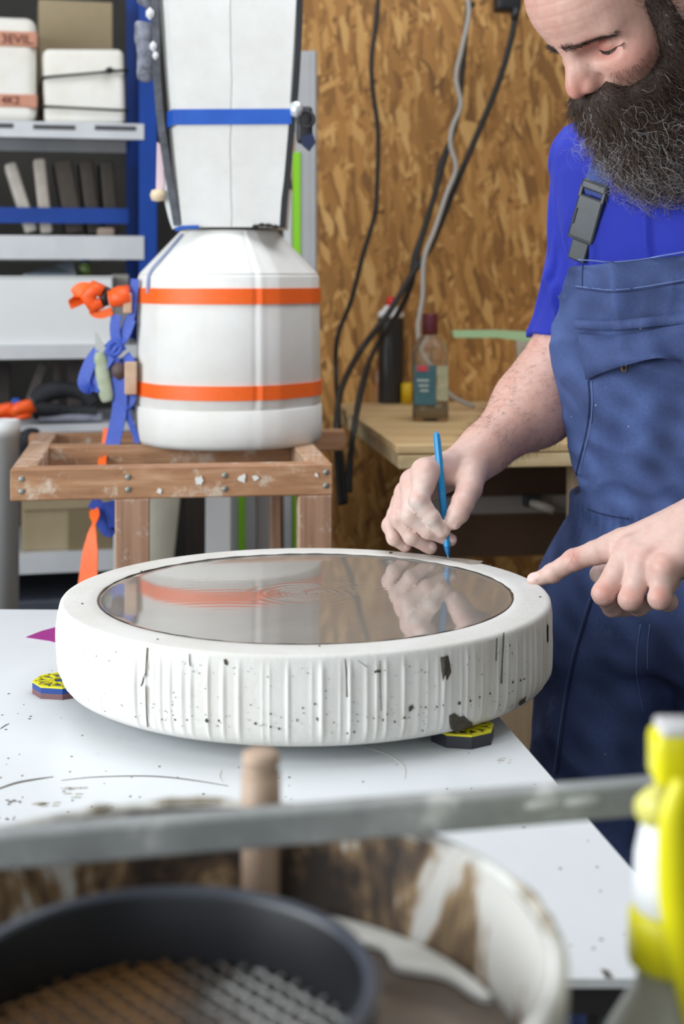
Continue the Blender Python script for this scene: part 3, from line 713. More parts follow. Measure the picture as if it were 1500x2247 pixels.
# pale board standing by the table, seen under the ring
obj('plywood_offcut', B().box((PX(1160, 2.45), 2.45, .32), (.30, .02, .64), TAX, .002, 1), BOARDW, label='upright beige plywood panel beyond the table beside the trousers', cat='board')

# spray can, tin, bottle, green scraper
def on_bench(px, py):                                  # the bench point seen at a pixel
    Y = HB*FPX/(py-HZ); return P(px, py, Y)
c = on_bench(857, 884); k = c.y/FPX
can = thing('spray_can', c, 'black spray can with white collar and red cap on the workbench', 'can')
obj('body', B().lathe([(.0, .0), (28*k, .001), (28.5*k, .004), (28.5*k, 186*k), (27*k, 190*k)], c, 36), mat('can_black', (34, 32, 32), .35, (44, 40, 38), 9), can)
obj('collar', B().lathe([(28.5*k, 187*k), (29*k, 192*k), (27*k, 199*k), (17*k, 206*k), (15*k, 212*k), (11*k, 214*k)], c, 36), mat('can_white', (226, 226, 226), .4), can)
obj('cap', B().lathe([(11*k, 212*k), (10*k, 220*k), (7*k, 232*k), (0, 234*k)], c, 20), mat('can_red', (206, 30, 30), .4), can)
ytn = on_bench(890, 888); ytn.y += .0
obj('yellow_tin', B().lathe([(0, 0), (.014, .001), (.014, .042), (.011, .046), (0, .046)], ytn+Vector((.004, .02, 0)), 24), mat('tin_yellow', (214, 176, 20), .4), label='small yellow tin half hidden behind the clear bottle', cat='tin')
wt = on_bench(836, 886)+Vector((-.004, .045, 0))
obj('white_tube', B().lathe([(0, 0), (.010, 0), (.010, .05), (.007, .10), (.004, .11)], wt, 16), mat('tube_red', (196, 90, 60), .4, (226, 220, 214), 18), label='slim red and white tube behind the spray can', cat='tube')
c = on_bench(943, 922); k = c.y/FPX
bo = thing('clear_bottle', c, 'clear plastic bottle with dark red cap and teal label', 'bottle')
gt = NT('clear_plastic'); gt.set(lin((246, 244, 238)), .06, 0, IOR=1.2, Transmission_Weight=.97); CLEARP = gt.m
def sq(a, z): return 1.0/ (abs(math.cos(a))**6+abs(math.sin(a))**6)**(1/6.0)
def sqs(a, z):
    t = min(max((z-150*k)/(40*k), 0), 1); return sq(a, z)*(1-t)+t
obj('body', B().lathe([(0, 0), (36*k, .001), (39*k, 6*k), (39*k, 146*k), (36*k, 164*k), (25*k, 180*k), (16*k, 188*k), (15*k, 192*k), (13.5*k, 192*k), (14*k, 187*k), (34*k, 162*k), (37.5*k, 146*k), (37.5*k, 7*k), (0, .003)], c, 48, rfun=sqs, close=False), CLEARP, bo)
obj('liquid', B().lathe([(0, .0035), (37*k, 7*k), (37*k, 38*k), (0, 38*k)], c, 48, rfun=sq), mat('bottle_liquid', (150, 132, 100), .2), bo)
obj('cap', B().lathe([(17*k, 188*k), (17.5*k, 190*k), (17*k, 232*k), (15.5*k, 234*k), (0, 234*k)], c, 30), mat('cap_maroon', (92, 28, 36), .4), bo)
la = Vector((-.10, -1, 0)).normalized(); lx = Vector((1, -.10, 0)).normalized()
lb = obj('front_label', B().box(c+Vector((-13*k, -40.0*k, 80*k)), (48*k, .001, 86*k), (lx, -la, ZV)), mat('label_teal', (70, 116, 126), .5, (58, 100, 112), 20), bo)
obj('red_mark', B().box(c+Vector((-19*k, -40.6*k, 116*k)), (24*k, .001, 12*k), (lx, -la, ZV), .0003, 1), mat('label_red', (206, 76, 84), .5), lb)
for j in range(3):
    obj('text_line', B().box(c+Vector(((-18+j*1.5)*k, -40.7*k, (90-j*11)*k)), ((26-j*4)*k, .001, 5*k), (lx, -la, ZV)), mat('label_pale', (176, 190, 190), .5), lb)
obj('back_label', B().box(c+Vector((25*k, -40.1*k, 84*k)), (24*k, .001, 76*k), (lx, -la, ZV)), mat('label_beige', (196, 186, 160), .5, (150, 160, 120), 50), bo)
YG = 2.98
gs = thing('scraper', P(1140, 880, YG), 'pale green flat scraper blade on a translucent stem behind the forearm', 'scraper')
obj('blade', B().prism([P(992, 726, YG), P(1090, 725, YG), P(1182, 730, YG), P(1182, 752, YG), P(1130, 746, YG), P(1090, 741, YG), P(996, 741, YG)], Vector((0, .03, 0))), mat('mint_plastic', (170, 206, 160), .4), gs)
obj('stem', B().prism([P(1132, 746, YG), P(1184, 752, YG), P(1184, 890, YG), P(1144, 890, YG)], Vector((0, .03, 0))), mat('stem_grey', (190, 182, 168), .4, (176, 168, 152), 20), gs)

# cables hanging on the wall
def cable(nm, pts, r, m, label, Y=None, grp='cables on the chipboard wall'):
    path = spline([P(x, y, (Y if len(t) == 0 else t[0])) for (x, y, *t) in pts], 8)
    return obj(nm, B().tube(path, r, 8), m, label=label, cat='cable', group=grp)
YC = 3.12
cable('power_cable', [(831, -40), (826, 40), (815, 130), (818, 200), (829, 290), (827, 400), (822, 470), (796, 560), (770, 660), (740, 740), (737, 830), (742, 900, 2.95), (745, 960, 2.85), (758, 1105, 2.84)], .0052, BLACK_CABLE, 'leftmost black cable hanging straight down the chipboard wall', YC)
cable('power_cable', [(1132, 20), (1120, 90), (1090, 190), (1040, 310), (990, 430), (945, 540), (905, 600), (850, 690), (790, 770), (750, 850, 2.95), (738, 930, 2.80), (740, 1010, 2.78), (748, 1108, 2.78)], .0066, BLACK_CABLE, 'thick black cable slanting down from the wall plug', YC-.02)
cable('power_cable', [(1030, -30), (1022, 60), (1012, 180), (1002, 260), (975, 350), (950, 440), (915, 560), (900, 630), (860, 710), (820, 770), (800, 830, 2.90), (778, 930, 2.74), (768, 1010, 2.72), (766, 1080, 2.72)], .0058, BLACK_CABLE, 'black cable twisted behind the grey flex', YC)
cable('power_cable', [(985, 310), (965, 360), (950, 430), (925, 510), (905, 570), (898, 640), (868, 700), (830, 756), (805, 800, 2.92), (784, 880, 2.80), (774, 960, 2.77), (760, 1050, 2.76)], .0042, BLACK_CABLE, 'thin black cable left of the grey flex', YC+.01)
cable('flex_cable', [(1022, -30), (1028, 30), (1012, 110), (1000, 170), (1010, 230), (992, 280), (988, 320), (1000, 370), (978, 430), (955, 500), (930, 570), (927, 650), (917, 720), (926, 770), (950, 815), (990, 868), (1040, 892)], .0050, GREY_CABLE, 'grey flex twisting down the chipboard wall to the workbench', YC-.035)
pg = thing('wall_plug', P(1120, 10, YC), 'black plug box on the wall above the slanting cable', 'plug')
obj('body', B().box(P(1112, -4, YC-.005), (.055, .05, .06), TAX, .008, 3), BLACK, pg)
obj('sleeve', B().tube([P(1132, 18, YC-.02), P(1128, 45, YC-.02)], [.011, .008], 10), BLACK, pg)
obj('clip', B().lathe([(0, -.008), (.008, -.004), (.008, .004), (0, .008)], P(1034, 10, YC), 10), BLACK, pg)
obj('cable_nail', B().tube([P(820, 466, YC-.01), P(842, 466, YC+.06)], .002, 6), BLACK, label='small nail holding the leftmost black cable', cat='nail')

# ------------------------------------------------------------------ table
HT = .450; ZT = CAMZ-HT
tp = lambda px, py: P(px, py, HT*FPX/(py-HZ))
TABLE_M = None
def table_mat():
    t = NT('table_white'); v = t.coord()
    base = t.ramp(t.noise(2.2, 3, .5, v), [(.3, lin((219, 224, 228))), (.7, lin((228, 232, 234)))])
    sm = t.noise(7, 6, .75, v); base = t.mix(t.math('MULTIPLY', t.ramp(sm, [(.62, (0, 0, 0, 1)), (.78, (1, 1, 1, 1))]), .35), base, lin((186, 182, 172)))
    t.set(base, t.ramp(sm, [(.3, (.28,)*3), (.8, (.5,)*3)])); t.bump(t.noise(30, 3, .5, v), .03, .002); return t.m
TABLE_M = table_mat()
zt0 = ZT-.006
corn = [Vector((-1.05, 1.985, 0)), Vector((.088, 1.955, 0)), Vector((.2465, .934, 0)), Vector((-1.05, .934, 0))]
table = thing('work_table', (-.35, 1.45, 0), 'white laminate work table under the plaster ring', 'table')
obj('table_top', B().hexa([c+ZV*zt0 for c in corn]+[c+ZV*ZT for c in corn]), TABLE_M, table)
cin = [c+(Vector((-.35, 1.45, 0))-c)*.02 for c in corn]
obj('core_board', B().hexa([c+ZV*(zt0-.022) for c in cin]+[c+ZV*zt0 for c in cin]), mat('core_dark', (36, 34, 34), .7), table)
for c in corn:
    q_ = c+(Vector((-.35, 1.45, 0))-c)*.09
    obj('leg', B().box((q_.x, q_.y, (zt0-.022)/2), (.05, .05, zt0-.022), None, .003, 1), BLACK, table)
obj('rail', B().box((-.42, 1.05, zt0-.06), (1.1, .02, .07), None, .002, 1), BLACK, table)
# marks on the table: plaster chips, scratch arcs, smears (flat dried slip)
SLIPD = mat('dried_slip', (92, 84, 76), .7)
SLIPL = mat('pale_slip', (196, 192, 184), .6)
def flat_line(pts, w, m, nm='scratch', h=.0003):
    b = B(); pts = spline([tp(x, y) for (x, y) in pts], 6); n_ = len(pts)
    ws = [w*(.25+.75*math.sin(PI*min(max(i/(n_-1), .04), .96))) for i in range(n_)]
    b.ribbon([p+ZV*h*.5 for p in pts], ws, h, Vector((0, 1, 0))); return obj(nm, b, m, table)
flat_line([(-30, 1742), (30, 1720), (75, 1711), (117, 1705)], .0042, SLIPD)
flat_line([(135, 1713), (200, 1706), (300, 1703), (370, 1706), (440, 1715), (500, 1725)], .0022, SLIPD)
flat_line([(0, 1600), (12, 1592), (20, 1588)], .0018, SLIPD)
flat_line([(486, 1690), (482, 1705), (490, 1718)], .0010, SLIPL)
flat_line([(800, 1639), (850, 1656), (880, 1675), (889, 1690), (887, 1710)], .0011, SLIPL)
sp = B()
for i in range(150):
    x, y = random.uniform(0, 1250), random.uniform(1440, 1790) if random.random() < .8 else random.uniform(1790, 2120)
    if y > 1790: x = random.uniform(960, 1380)
    p = tp(x, y)
    if p.x > .2465-.1535*(p.y-.934)/1.02-.01 or (p.x+.039)**2+(p.y-1.6)**2 < .27**2: continue
    s_ = random.uniform(.0005, .0014)
    sp.prism([p+Vector((s_*random.uniform(.6, 1.3)*math.cos(2*PI*k_/6), s_*random.uniform(.6, 1.3)*math.sin(2*PI*k_/6), 0)) for k_ in range(6)], ZV*.0004)
obj('plaster_crumbs', sp, SLIPD, table, kind='stuff')
for (x, y, rx, ry, m) in ((165, 1732, .018, .012, SLIPL), (28, 1761, .009, .004, SLIPD), (15, 1798, .006, .003, SLIPD), (1100, 1668, .009, .005, SLIPL), (100, 1765, .02, .006, SLIPL)):
    for j in range(9):
        p = tp(x, y)+Vector((random.gauss(0, rx*.5), random.gauss(0, ry*.7), .0002)); r_ = rx*.18
        b = B().prism([p+Vector((r_*random.uniform(.5, 1.4)*math.cos(2*PI*k_/8), .6*r_*random.uniform(.5, 1.4)*math.sin(2*PI*k_/8), 0)) for k_ in range(8)], ZV*.0003)
        obj('smear', b, m, table)
p = tp(1332, 2140); obj('edge_nick', B().prism([p+Vector((-.002, -.004, 0)), p+Vector((.003, -.004, 0)), p+Vector((.0015, .006, 0)), p+Vector((-.003, .008, 0))], ZV*.0005), SLIPD, table)

# ------------------------------------------------------------------ plaster ring with casting slip
HR = .347; ZR = CAMZ-HR; RC = Vector((-.0393, 1.60, 0)); RO, RI, TH = .2665, .2255, .0895
ZR0 = ZR-TH
rp = lambda px, py: P(px, py, HR*FPX/(py-HZ))
ring = thing('casting_mold', (RC.x, RC.y, ZR0), 'low round white plaster mold with fluted side on the work table', 'mold')
ridge = []                                            # fluting: irregular ridges around the side
a_ = 0.0
rr = random.Random(5)
while a_ < 2*PI-.03:
    ridge.append((a_, rr.uniform(.35, 1.25), rr.uniform(.0035, .010), rr.uniform(-1, 1)))
    a_ += rr.choice([.03, .042, .05, .06, .07])*rr.uniform(.8, 1.2)
def flute(a):
    h_ = 0.0
    for (c_, am, w_, sk) in ridge:
        d_ = (a-c_+PI) % (2*PI)-PI
        if abs(d_) < .05:
            h_ = max(h_, am*math.exp(-(d_/w_)**2)) if am > 0 else h_
            h_ += .25*am*math.exp(-(d_/.02)**2)*sk
    return h_*.0027
NA = 1440
fl_ = np.array([flute(2*PI*i/NA) for i in range(NA)])
step = np.array([mnoise.noise(Vector((math.cos(2*PI*i/NA)*9, math.sin(2*PI*i/NA)*9, 3.1))) for i in range(NA)])*.0011
prof = [(RO-.024, 0.0, 0), (RO-.014, .0018, 0), (RO-.0075, .0055, .1), (RO-.0038, .0110, .5), (RO-.0018, .0175, .9), (RO-.0008, .025, 1), (RO-.0005, .034, 1), (RO-.0002, .042, 1), (RO, .050, 1), (RO, .058, 1), (RO, .064, .95), (RO, .070, .85), (RO, .0755, .65), (RO-.0001, .080, .3), (RO-.0004, .0842, .06), (RO-.0010, .0870, 0), (RO-.0022, .0885, 0), (RO-.0038, .0892, 0), (RO-.0060, TH, 0), (RI+.012, TH, 0), (RI+.002, TH, 0), (RI+.0006, TH-.0006, 0), (RI, TH-.002, 0), (RI-.001, TH-.010, 0), (RI-.02, TH-.03, 0), (0.02, TH-.05, 0)]
vs = []; ang = np.arange(NA)*2*PI/NA
for j, (r_, z_, k_) in enumerate(prof):
    wob = np.array([mnoise.noise(Vector((math.cos(a)*14, math.sin(a)*14, z_*22))) for a in ang])
    rad = r_+k_*(fl_*(.75+.6*wob)+step)+(.0003*wob if k_ == 0 and 0 < z_ < TH-.001 else 0)
    zz = ZR0+z_+np.zeros(NA)
    if .070 < z_ < .086: zz = zz+.0007*wob
    vs.append(np.c_[RC.x+rad*np.cos(ang), RC.y+rad*np.sin(ang), zz])
vs = np.concatenate(vs); m_ = len(prof); I = np.arange(NA); J = (I+1) % NA
fs = np.concatenate([np.c_[j*NA+I, j*NA+J, (j+1)*NA+J, (j+1)*NA+I] for j in range(m_-1)])
body = mesh_np('ring_body', vs, fs)
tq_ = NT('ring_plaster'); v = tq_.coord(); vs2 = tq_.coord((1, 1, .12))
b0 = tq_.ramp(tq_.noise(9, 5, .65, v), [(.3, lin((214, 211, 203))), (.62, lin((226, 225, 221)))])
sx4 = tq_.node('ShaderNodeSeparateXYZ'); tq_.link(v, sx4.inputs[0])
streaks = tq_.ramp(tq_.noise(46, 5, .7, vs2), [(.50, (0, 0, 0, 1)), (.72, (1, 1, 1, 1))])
falloff_zone = tq_.math('MULTIPLY', tq_.math('ADD', tq_.math('MULTIPLY', sx4.outputs[0], 2.2), .30, True), tq_.math('LESS_THAN', sx4.outputs[2], TH-.004))  # side dirt grows to the right, with the light falloff there painted in
b1 = tq_.mix(tq_.math('MULTIPLY', streaks, tq_.math('MULTIPLY', falloff_zone, .75)), b0, lin((178, 164, 138)))
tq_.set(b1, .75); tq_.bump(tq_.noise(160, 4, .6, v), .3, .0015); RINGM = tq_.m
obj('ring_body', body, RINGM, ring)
obj('underside', B().lathe([(0, ZR0+.0005), (RO-.0295, ZR0+.0002)], (RC.x, RC.y, 0), 96, close=False), PLASTER_SIDE, ring)
def on_side(px, py):
    """point on the fluted side of the ring seen at a pixel"""
    d = P(px, py, 1.0)-Vector((0, 0, CAMZ)); rad = RO+.0012
    for _ in range(2):
        a2 = d.x**2+d.y**2; b2 = -2*(d.x*RC.x+d.y*RC.y); c2 = RC.x**2+RC.y**2-rad**2
        t_ = (-b2-math.sqrt(max(b2*b2-4*a2*c2, 0)))/(2*a2)
        p_ = Vector((0, 0, CAMZ))+d*t_
        z_ = p_.z-ZR0; a = math.atan2(p_.y-RC.y, p_.x-RC.x) % (2*PI); i_ = int(a/(2*PI)*NA) % NA
        zs_ = [q__[1] for q__ in prof[:15]]; base = np.interp(z_, zs_, [q__[0] for q__ in prof[:15]]); kk = np.interp(z_, zs_, [q__[2] for q__ in prof[:15]])
        rad = float(base+kk*(fl_[i_]+step[i_]))+.0007
    return p_
CHIP = mat('exposed_slip', (66, 60, 52), .75, (84, 76, 64), 120)
def stain(poly, nm='slip_stain', m=CHIP):
    n_ = len(poly); cx_ = sum(p[0] for p in poly)/n_; cy_ = sum(p[1] for p in poly)/n_
    vs_ = [on_side(cx_, cy_)]; fs_ = []
    K = 4
    for k_ in range(1, K+1):
        for (x, y) in poly: vs_.append(on_side(cx_+(x-cx_)*k_/K, cy_+(y-cy_)*k_/K))
    for i in range(n_): fs_.append((0, 1+i, 1+(i+1) % n_))
    for k_ in range(K-1):
        for i in range(n_): fs_.append((1+k_*n_+i, 1+k_*n_+(i+1) % n_, 1+(k_+1)*n_+(i+1) % n_, 1+(k_+1)*n_+i))
    return obj(nm, B().add(vs_, fs_), m, ring)
stain([(966, 1442), (974, 1441), (983, 1438), (987, 1455), (990, 1475), (982, 1491), (971, 1495), (968, 1470)])
stain([(985, 1570), (997, 1565), (1008, 1573), (1018, 1571), (1030, 1583), (1037, 1586), (1036, 1594), (1018, 1600), (1000, 1608), (989, 1600), (985, 1585)])
stain([(1146, 1534), (1154, 1527), (1152, 1541), (1140, 1549), (1138, 1543)])
stain([(897, 1551), (905, 1546), (907, 1553), (902, 1560), (896, 1562)])
stain([(490, 1447), (496, 1446), (500, 1455), (498, 1461), (492, 1457)])
stain([(820, 1474), (826, 1470), (836, 1471), (835, 1476), (822, 1477)])
stain([(1200, 1368), (1203, 1372), (1203, 1408), (1200, 1412)])
GROOVE = mat('dirty_groove', (120, 112, 98), .8, (84, 76, 64), 160)
def streak(pts, w, m=GROOVE):
    poly = [(x-w*(.4+.6*random.random()), y) for (x, y) in pts]+[(x+w*(.4+.6*random.random()), y) for (x, y) in reversed(pts)]
    stain(poly, 'groove_stain', m)
streak([(323, 1421), (322, 1440), (321, 1460), (320, 1474)], 2.2)
streak([(321, 1474), (316, 1485), (311, 1500), (309, 1506)], 2.2, CHIP)
streak([(320, 1505), (321, 1540), (322, 1575), (324, 1596)], 2.0)
streak([(415, 1434), (415, 1450), (416, 1462)], 1.6)
streak([(757, 1446), (759, 1470), (760, 1500), (761, 1530)], 1.8, CHIP)
streak([(784, 1449), (795, 1456), (806, 1465)], 1.0, CHIP)
streak([(1105, 1388), (1104, 1420), (1102, 1450), (1100, 1500)], 2.0)
streak([(834, 1450), (834, 1500), (836, 1560)], 1.2)
streak([(1090, 1400), (1088, 1450)], 2.0)
spk = B()
def speck(px, py, s_):
    p_ = on_side(px, py); nr = Vector((p_.x-RC.x, p_.y-RC.y, 0)).normalized(); tx_ = Vector((-nr.y, nr.x, 0))
    n_ = 6
    spk.prism([p_-nr*.0003+tx_*(s_*random.uniform(.6, 1.2)*math.cos(2*PI*k_/n_))+ZV*(s_*random.uniform(.6, 1.2)*math.sin(2*PI*k_/n_)) for k_ in range(n_)], nr*.0006)
for (x, y, s_) in ((560, 1588, 1.3), (594, 1567, 1.0), (594, 1595, 1.0), (612, 1599, 1.1), (690, 1545, 1.0), (695, 1577, 1.0), (664, 1554, .8), (454, 1581, 1.8), (480, 1582, 1.1), (1008, 1543, 1.8), (1032, 1538, 1.4), (1052, 1530, 1.0), (958, 1551, 1.0), (972, 1547, .8), (866, 1584, 1.0), (887, 1575, 1.2), (762, 1609, 1.0), (777, 1607, 1.0), (840, 1580, 1.0), (927, 1604, .9), (1075, 1522, 1.2), (1125, 1497, 1.2), (1142, 1493, 1.2), (1150, 1490, 1.4), (383, 1579, .9), (410, 1580, .9), (296, 1573, .8), (354, 1579, .9)):
    speck(x, y, s_*.0011)
for i in range(260):
    x = random.uniform(170, 1195); e = math.sqrt(max(1-((x-670)/545)**2, 0))
    y = 1330+115*e+random.choice([random.uniform(20, 50), random.uniform(60, 150), random.uniform(120, 165)])
    try: speck(x, y, random.choice([.0002, .0003, .0004, .0006]))
    except Exception: pass
obj('pinholes', spk, CHIP, ring, kind='stuff')
# dried slip smear on the rim near the pen, chip near the right hand
def rim_patch(pts, m, nm):
    b = B().prism([rp(x, y)+ZV*.0001 for (x, y) in pts], ZV*.0003); return obj(nm, b, m, ring)
rim_patch([(926, 1219), (950, 1221), (985, 1224), (1015, 1226), (1060, 1232), (1050, 1238), (1030, 1239), (985, 1230), (950, 1224)], mat('wet_smear', (176, 170, 160), .5, (150, 142, 130), 90), 'rim_smear')
rim_patch([(853, 1212), (858, 1211), (861, 1214), (855, 1215)], CHIP, 'rim_chip')
for (x, y) in ((1184, 1310), (345, 1403), (700, 1418), (1075, 1240), (310, 1254), (180, 1325)):
    rim_patch([(x-2, y-1), (x+2, y-1), (x+3, y+1), (x-1, y+1)], CHIP, 'rim_chip')

# slip surface: gently swirled, very glossy
NR_, NT_ = 150, 320
rads = np.linspace(0.0008, RI-.0004, NR_); th = np.arange(NT_)*2*PI/NT_
RR, TT = np.meshgrid(rads, th, indexing='ij')
xs, ys = RR*np.cos(TT), RR*np.sin(TT)
env = np.exp(-(RR/.042)**2)
sw = np.sin(34*np.log(RR+.02)*1.0-2*TT+1.2)*env*.00010+np.sin(46*np.log(RR+.03)+3*TT+2*np.sin(2*TT))*env*.00009
dx = xs+.01; dy = ys-.01
sw += .000012*np.sin(dy*420+5*np.sin(dx*22))*np.exp(-(((RR-.10)/.05)**2))*(.5+.5*np.sin(TT*2+1))
zl = ZR-.0016+sw+.0009*np.exp((RR-RI)/.0025)
vs = np.c_[(RC.x+xs).ravel(), (RC.y+ys).ravel(), zl.ravel()]
ii, jj = np.meshgrid(np.arange(NR_-1), np.arange(NT_), indexing='ij'); j2 = (jj+1) % NT_
fs = np.c_[(ii*NT_+jj).ravel(), ((ii+1)*NT_+jj).ravel(), ((ii+1)*NT_+j2).ravel(), (ii*NT_+j2).ravel()]
me = mesh_np('slip', vs, fs)
ts = NT('wet_slip'); v = ts.coord()
base = ts.ramp(ts.noise(6, 4, .6, v, 1.5), [(.3, lin((142, 137, 129))), (.7, lin((152, 147, 139)))])
ts.set(base, .045, 0, IOR=1.9, Coat_Weight=.35, Coat_Roughness=.02, Coat_IOR=1.6)
slip = obj('casting_slip', me, ts.m, label='glossy grey-brown casting slip filling the round plaster mold', cat='slip')
slip_edge = B(); nr_ = 160; path = [Vector((RC.x+(RI-.0006)*math.cos(2*PI*i/nr_), RC.y+(RI-.0006)*math.sin(2*PI*i/nr_), ZR-.0009+.0005*math.sin(i*1.3)*math.sin(i*.37))) for i in range(nr_+1)]
slip_edge.tube(path, [.0011*(.6+.5*abs(math.sin(i*.7)+math.sin(i*.23))) for i in range(nr_+1)], 6, caps=False)
obj('slip_edge', slip_edge, mat('slip_rim', (70, 64, 56), .25), slip)

# octagonal pads under the ring
YEL = mat('pad_yellow', (232, 222, 40), .4, (222, 212, 30), 20)
def pad(c, rot, cols, label, hh=.0125):
    t = thing('riser_pad', c, label, 'pad', 'octagonal riser pads')
    R_ = .0315
    def oc(r, z, n=8): return [c+Vector((r*math.cos(rot+2*PI*i/n), r*math.sin(rot+2*PI*i/n), z)) for i in range(n)]
    z = 0.0
    for (m, h_, nm) in cols:
        obj(nm, B().prism(oc(R_, z), ZV*h_), m, t); z += h_
    g = B(); zt5 = .0018
    def ringp(r0, r1):
        a, b = oc(r0, z), oc(r1, z); n = 8
        for i in range(n):
            j = (i+1) % n; g.prism([a[i], b[i], b[j], a[j]], ZV*zt5)
    ringp(R_*.84, R_); ringp(R_*.30, R_*.42)
    for i in range(12):
        a = rot+2*PI*i/12; d = Vector((math.cos(a), math.sin(a), 0)); s_ = Vector((-d.y, d.x, 0))*.0011
        g.prism([c+d*(R_*.36)-s_+ZV*z, c+d*(R_*.9)-s_+ZV*z, c+d*(R_*.9)+s_+ZV*z, c+d*(R_*.36)+s_+ZV*z], ZV*zt5)
    obj('lattice', g, YEL, t)
    return z+zt5
MAR, BLU, BLK = mat('pad_maroon', (118, 84, 86), .5), mat('pad_blue', (28, 66, 140), .45), mat('pad_black', (44, 46, 54), .5)
hpad = ZR0-ZT
def pad_at(px, py, rot, cols, label):
    p = tp(px, py); p.z = ZT
    return pad(p, rot, cols, label)
k = hpad-.0018
pad_at(136, 1518, .2, [(MAR, k*.5, 'base_layer'), (BLU, k*.5, 'blue_layer')], 'octagonal pad with yellow lattice on blue, left under the ring')
pad_at(1014, 1622, .2, [(BLK, k, 'base_layer')], 'octagonal pad with yellow lattice on black, right under the ring')
pad_at(500, 1490, .2, [(BLK, k, 'base_layer')], 'octagonal pad hidden under the back of the ring') if False else None
p3 = Vector((RC.x, RC.y+.22, ZT)); pad(p3, .2, [(BLK, k, 'base_layer')], 'octagonal pad under the far side of the ring')
mg = [tp(57, 1399), tp(90, 1386), tp(126, 1376), tp(150, 1380), tp(180, 1420), tp(150, 1418), tp(110, 1407)]
obj('paper_scrap', B().prism([p+ZV*.0002 for p in mg], ZV*.0006), mat('magenta_paper', (160, 44, 136), .5), label='magenta paper scrap on the table left of the ring', cat='paper')

# blue marking pen
pt = rp(983, 1225); pt.z = ZR+.0004; pe = P(957, 946, 1.83)
ax_ = (pe-pt).normalized(); L_ = (pe-pt).length
e1 = ax_.orthogonal().normalized(); e2 = ax_.cross(e1)
pen = thing('marking_pen', pt, 'blue faceted marking pen held upright by the right hand', 'pen')
PENM = mat('pen_blue', (16, 134, 196), .35, (22, 146, 208), 30)
obj('barrel', B().lathe([(.0041, L_*.09), (.0047, L_*.15), (.0046, L_*.93), (.0040, L_*.975), (.0006, L_)], pt, 8, axis=(e1, e2, ax_), smooth=False), PENM, pen)
obj('grip', B().lathe([(.0012, L_*.012), (.0030, L_*.05), (.0041, L_*.09)], pt, 8, axis=(e1, e2, ax_), smooth=False), mat('pen_dark', (14, 110, 170), .4), pen)
obj('tip', B().lathe([(.0003, 0), (.0011, L_*.013)], pt, 8, axis=(e1, e2, ax_)), mat('pen_tip', (150, 190, 200), .4), pen)

# ------------------------------------------------------------------ foreground: bucket, straightedge, dowel, sieve, spray bottle
BKC = Vector((-.072, .642, 0)); BKR = .167; ZBK = CAMZ-.29; ZST = .715
stool = thing('tool_trolley', (0.0, .60, 0), 'low grey trolley in front of the table carrying bucket and bottle', 'trolley')
obj('top_plate', B().box((.0, .62, ZST-.015), (.62, .50, .03), None, .006, 2), GREY_STEEL, stool)
for (x, y) in ((-.28, .40), (.28, .40), (-.28, .84), (.28, .84)):
    obj('leg', B().box((x, y, (ZST-.03)/2), (.03, .03, ZST-.03), None, .003, 1), GREY_STEEL, stool)
tb = NT('bucket_crusted'); v = tb.coord((1, 1, .45))
n1 = tb.noise(17, 5, .7, v, .6)
vg = tb.coord(); n2 = tb.noise(6, 4, .6, vg)
sx3 = tb.node('ShaderNodeSeparateXYZ'); tb.link(vg, sx3.inputs[0])
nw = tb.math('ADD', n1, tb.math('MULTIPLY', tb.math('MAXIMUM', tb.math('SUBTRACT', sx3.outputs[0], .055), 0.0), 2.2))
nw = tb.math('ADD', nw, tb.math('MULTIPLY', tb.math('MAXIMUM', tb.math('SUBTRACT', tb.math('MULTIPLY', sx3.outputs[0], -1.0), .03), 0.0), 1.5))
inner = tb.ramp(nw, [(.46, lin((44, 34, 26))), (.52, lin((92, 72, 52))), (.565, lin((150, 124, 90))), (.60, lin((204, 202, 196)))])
tb.set(inner, .6); tb.bump(n1, .5, .004); BUCK_IN = tb.m
tb2 = NT('bucket_outside'); v = tb2.coord((1, 1, .5)); n1 = tb2.noise(13, 5, .65, v, .4)
tb2.set(tb2.ramp(n1, [(.36, lin((150, 148, 142))), (.52, lin((212, 212, 206))), (.7, lin((230, 230, 226)))]), .5); tb2.bump(n1, .4, .003); BUCK_OUT = tb2.m
hb = ZBK-ZST
bucket = thing('plaster_bucket', (BKC.x, BKC.y, ZST), 'plaster-crusted white bucket, blurred in the foreground', 'bucket')
RB = BKR*.86
obj('wall', B().lathe([(0, .0), (RB, .0), (RB+.002, .004), (BKR-.004, hb-.03), (BKR+.002, hb-.028), (BKR+.003, hb-.004), (BKR, hb), (BKR-.004, hb), (BKR-.006, hb-.004)], (BKC.x, BKC.y, ZST), 96, close=False), BUCK_OUT, bucket)
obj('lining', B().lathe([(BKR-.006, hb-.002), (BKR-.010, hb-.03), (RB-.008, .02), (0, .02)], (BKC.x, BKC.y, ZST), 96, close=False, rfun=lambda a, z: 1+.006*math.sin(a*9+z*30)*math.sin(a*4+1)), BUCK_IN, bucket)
ZCT = CAMZ-.345
tm_ = NT('slurry'); v = tm_.coord(); n1 = tm_.noise(14, 5, .6, v, .8)
tm_.set(tm_.ramp(n1, [(.35, lin((70, 58, 48))), (.55, lin((108, 92, 78))), (.66, lin((150, 136, 120)))]), .35); tm_.bump(n1, .4, .004)
obj('slurry', B().lathe([(0, 0), (BKR-.02, .0), (BKR-.014, .002)], (BKC.x, BKC.y, ZCT), 96, close=False), tm_.m, bucket)
ca, cb = [], []
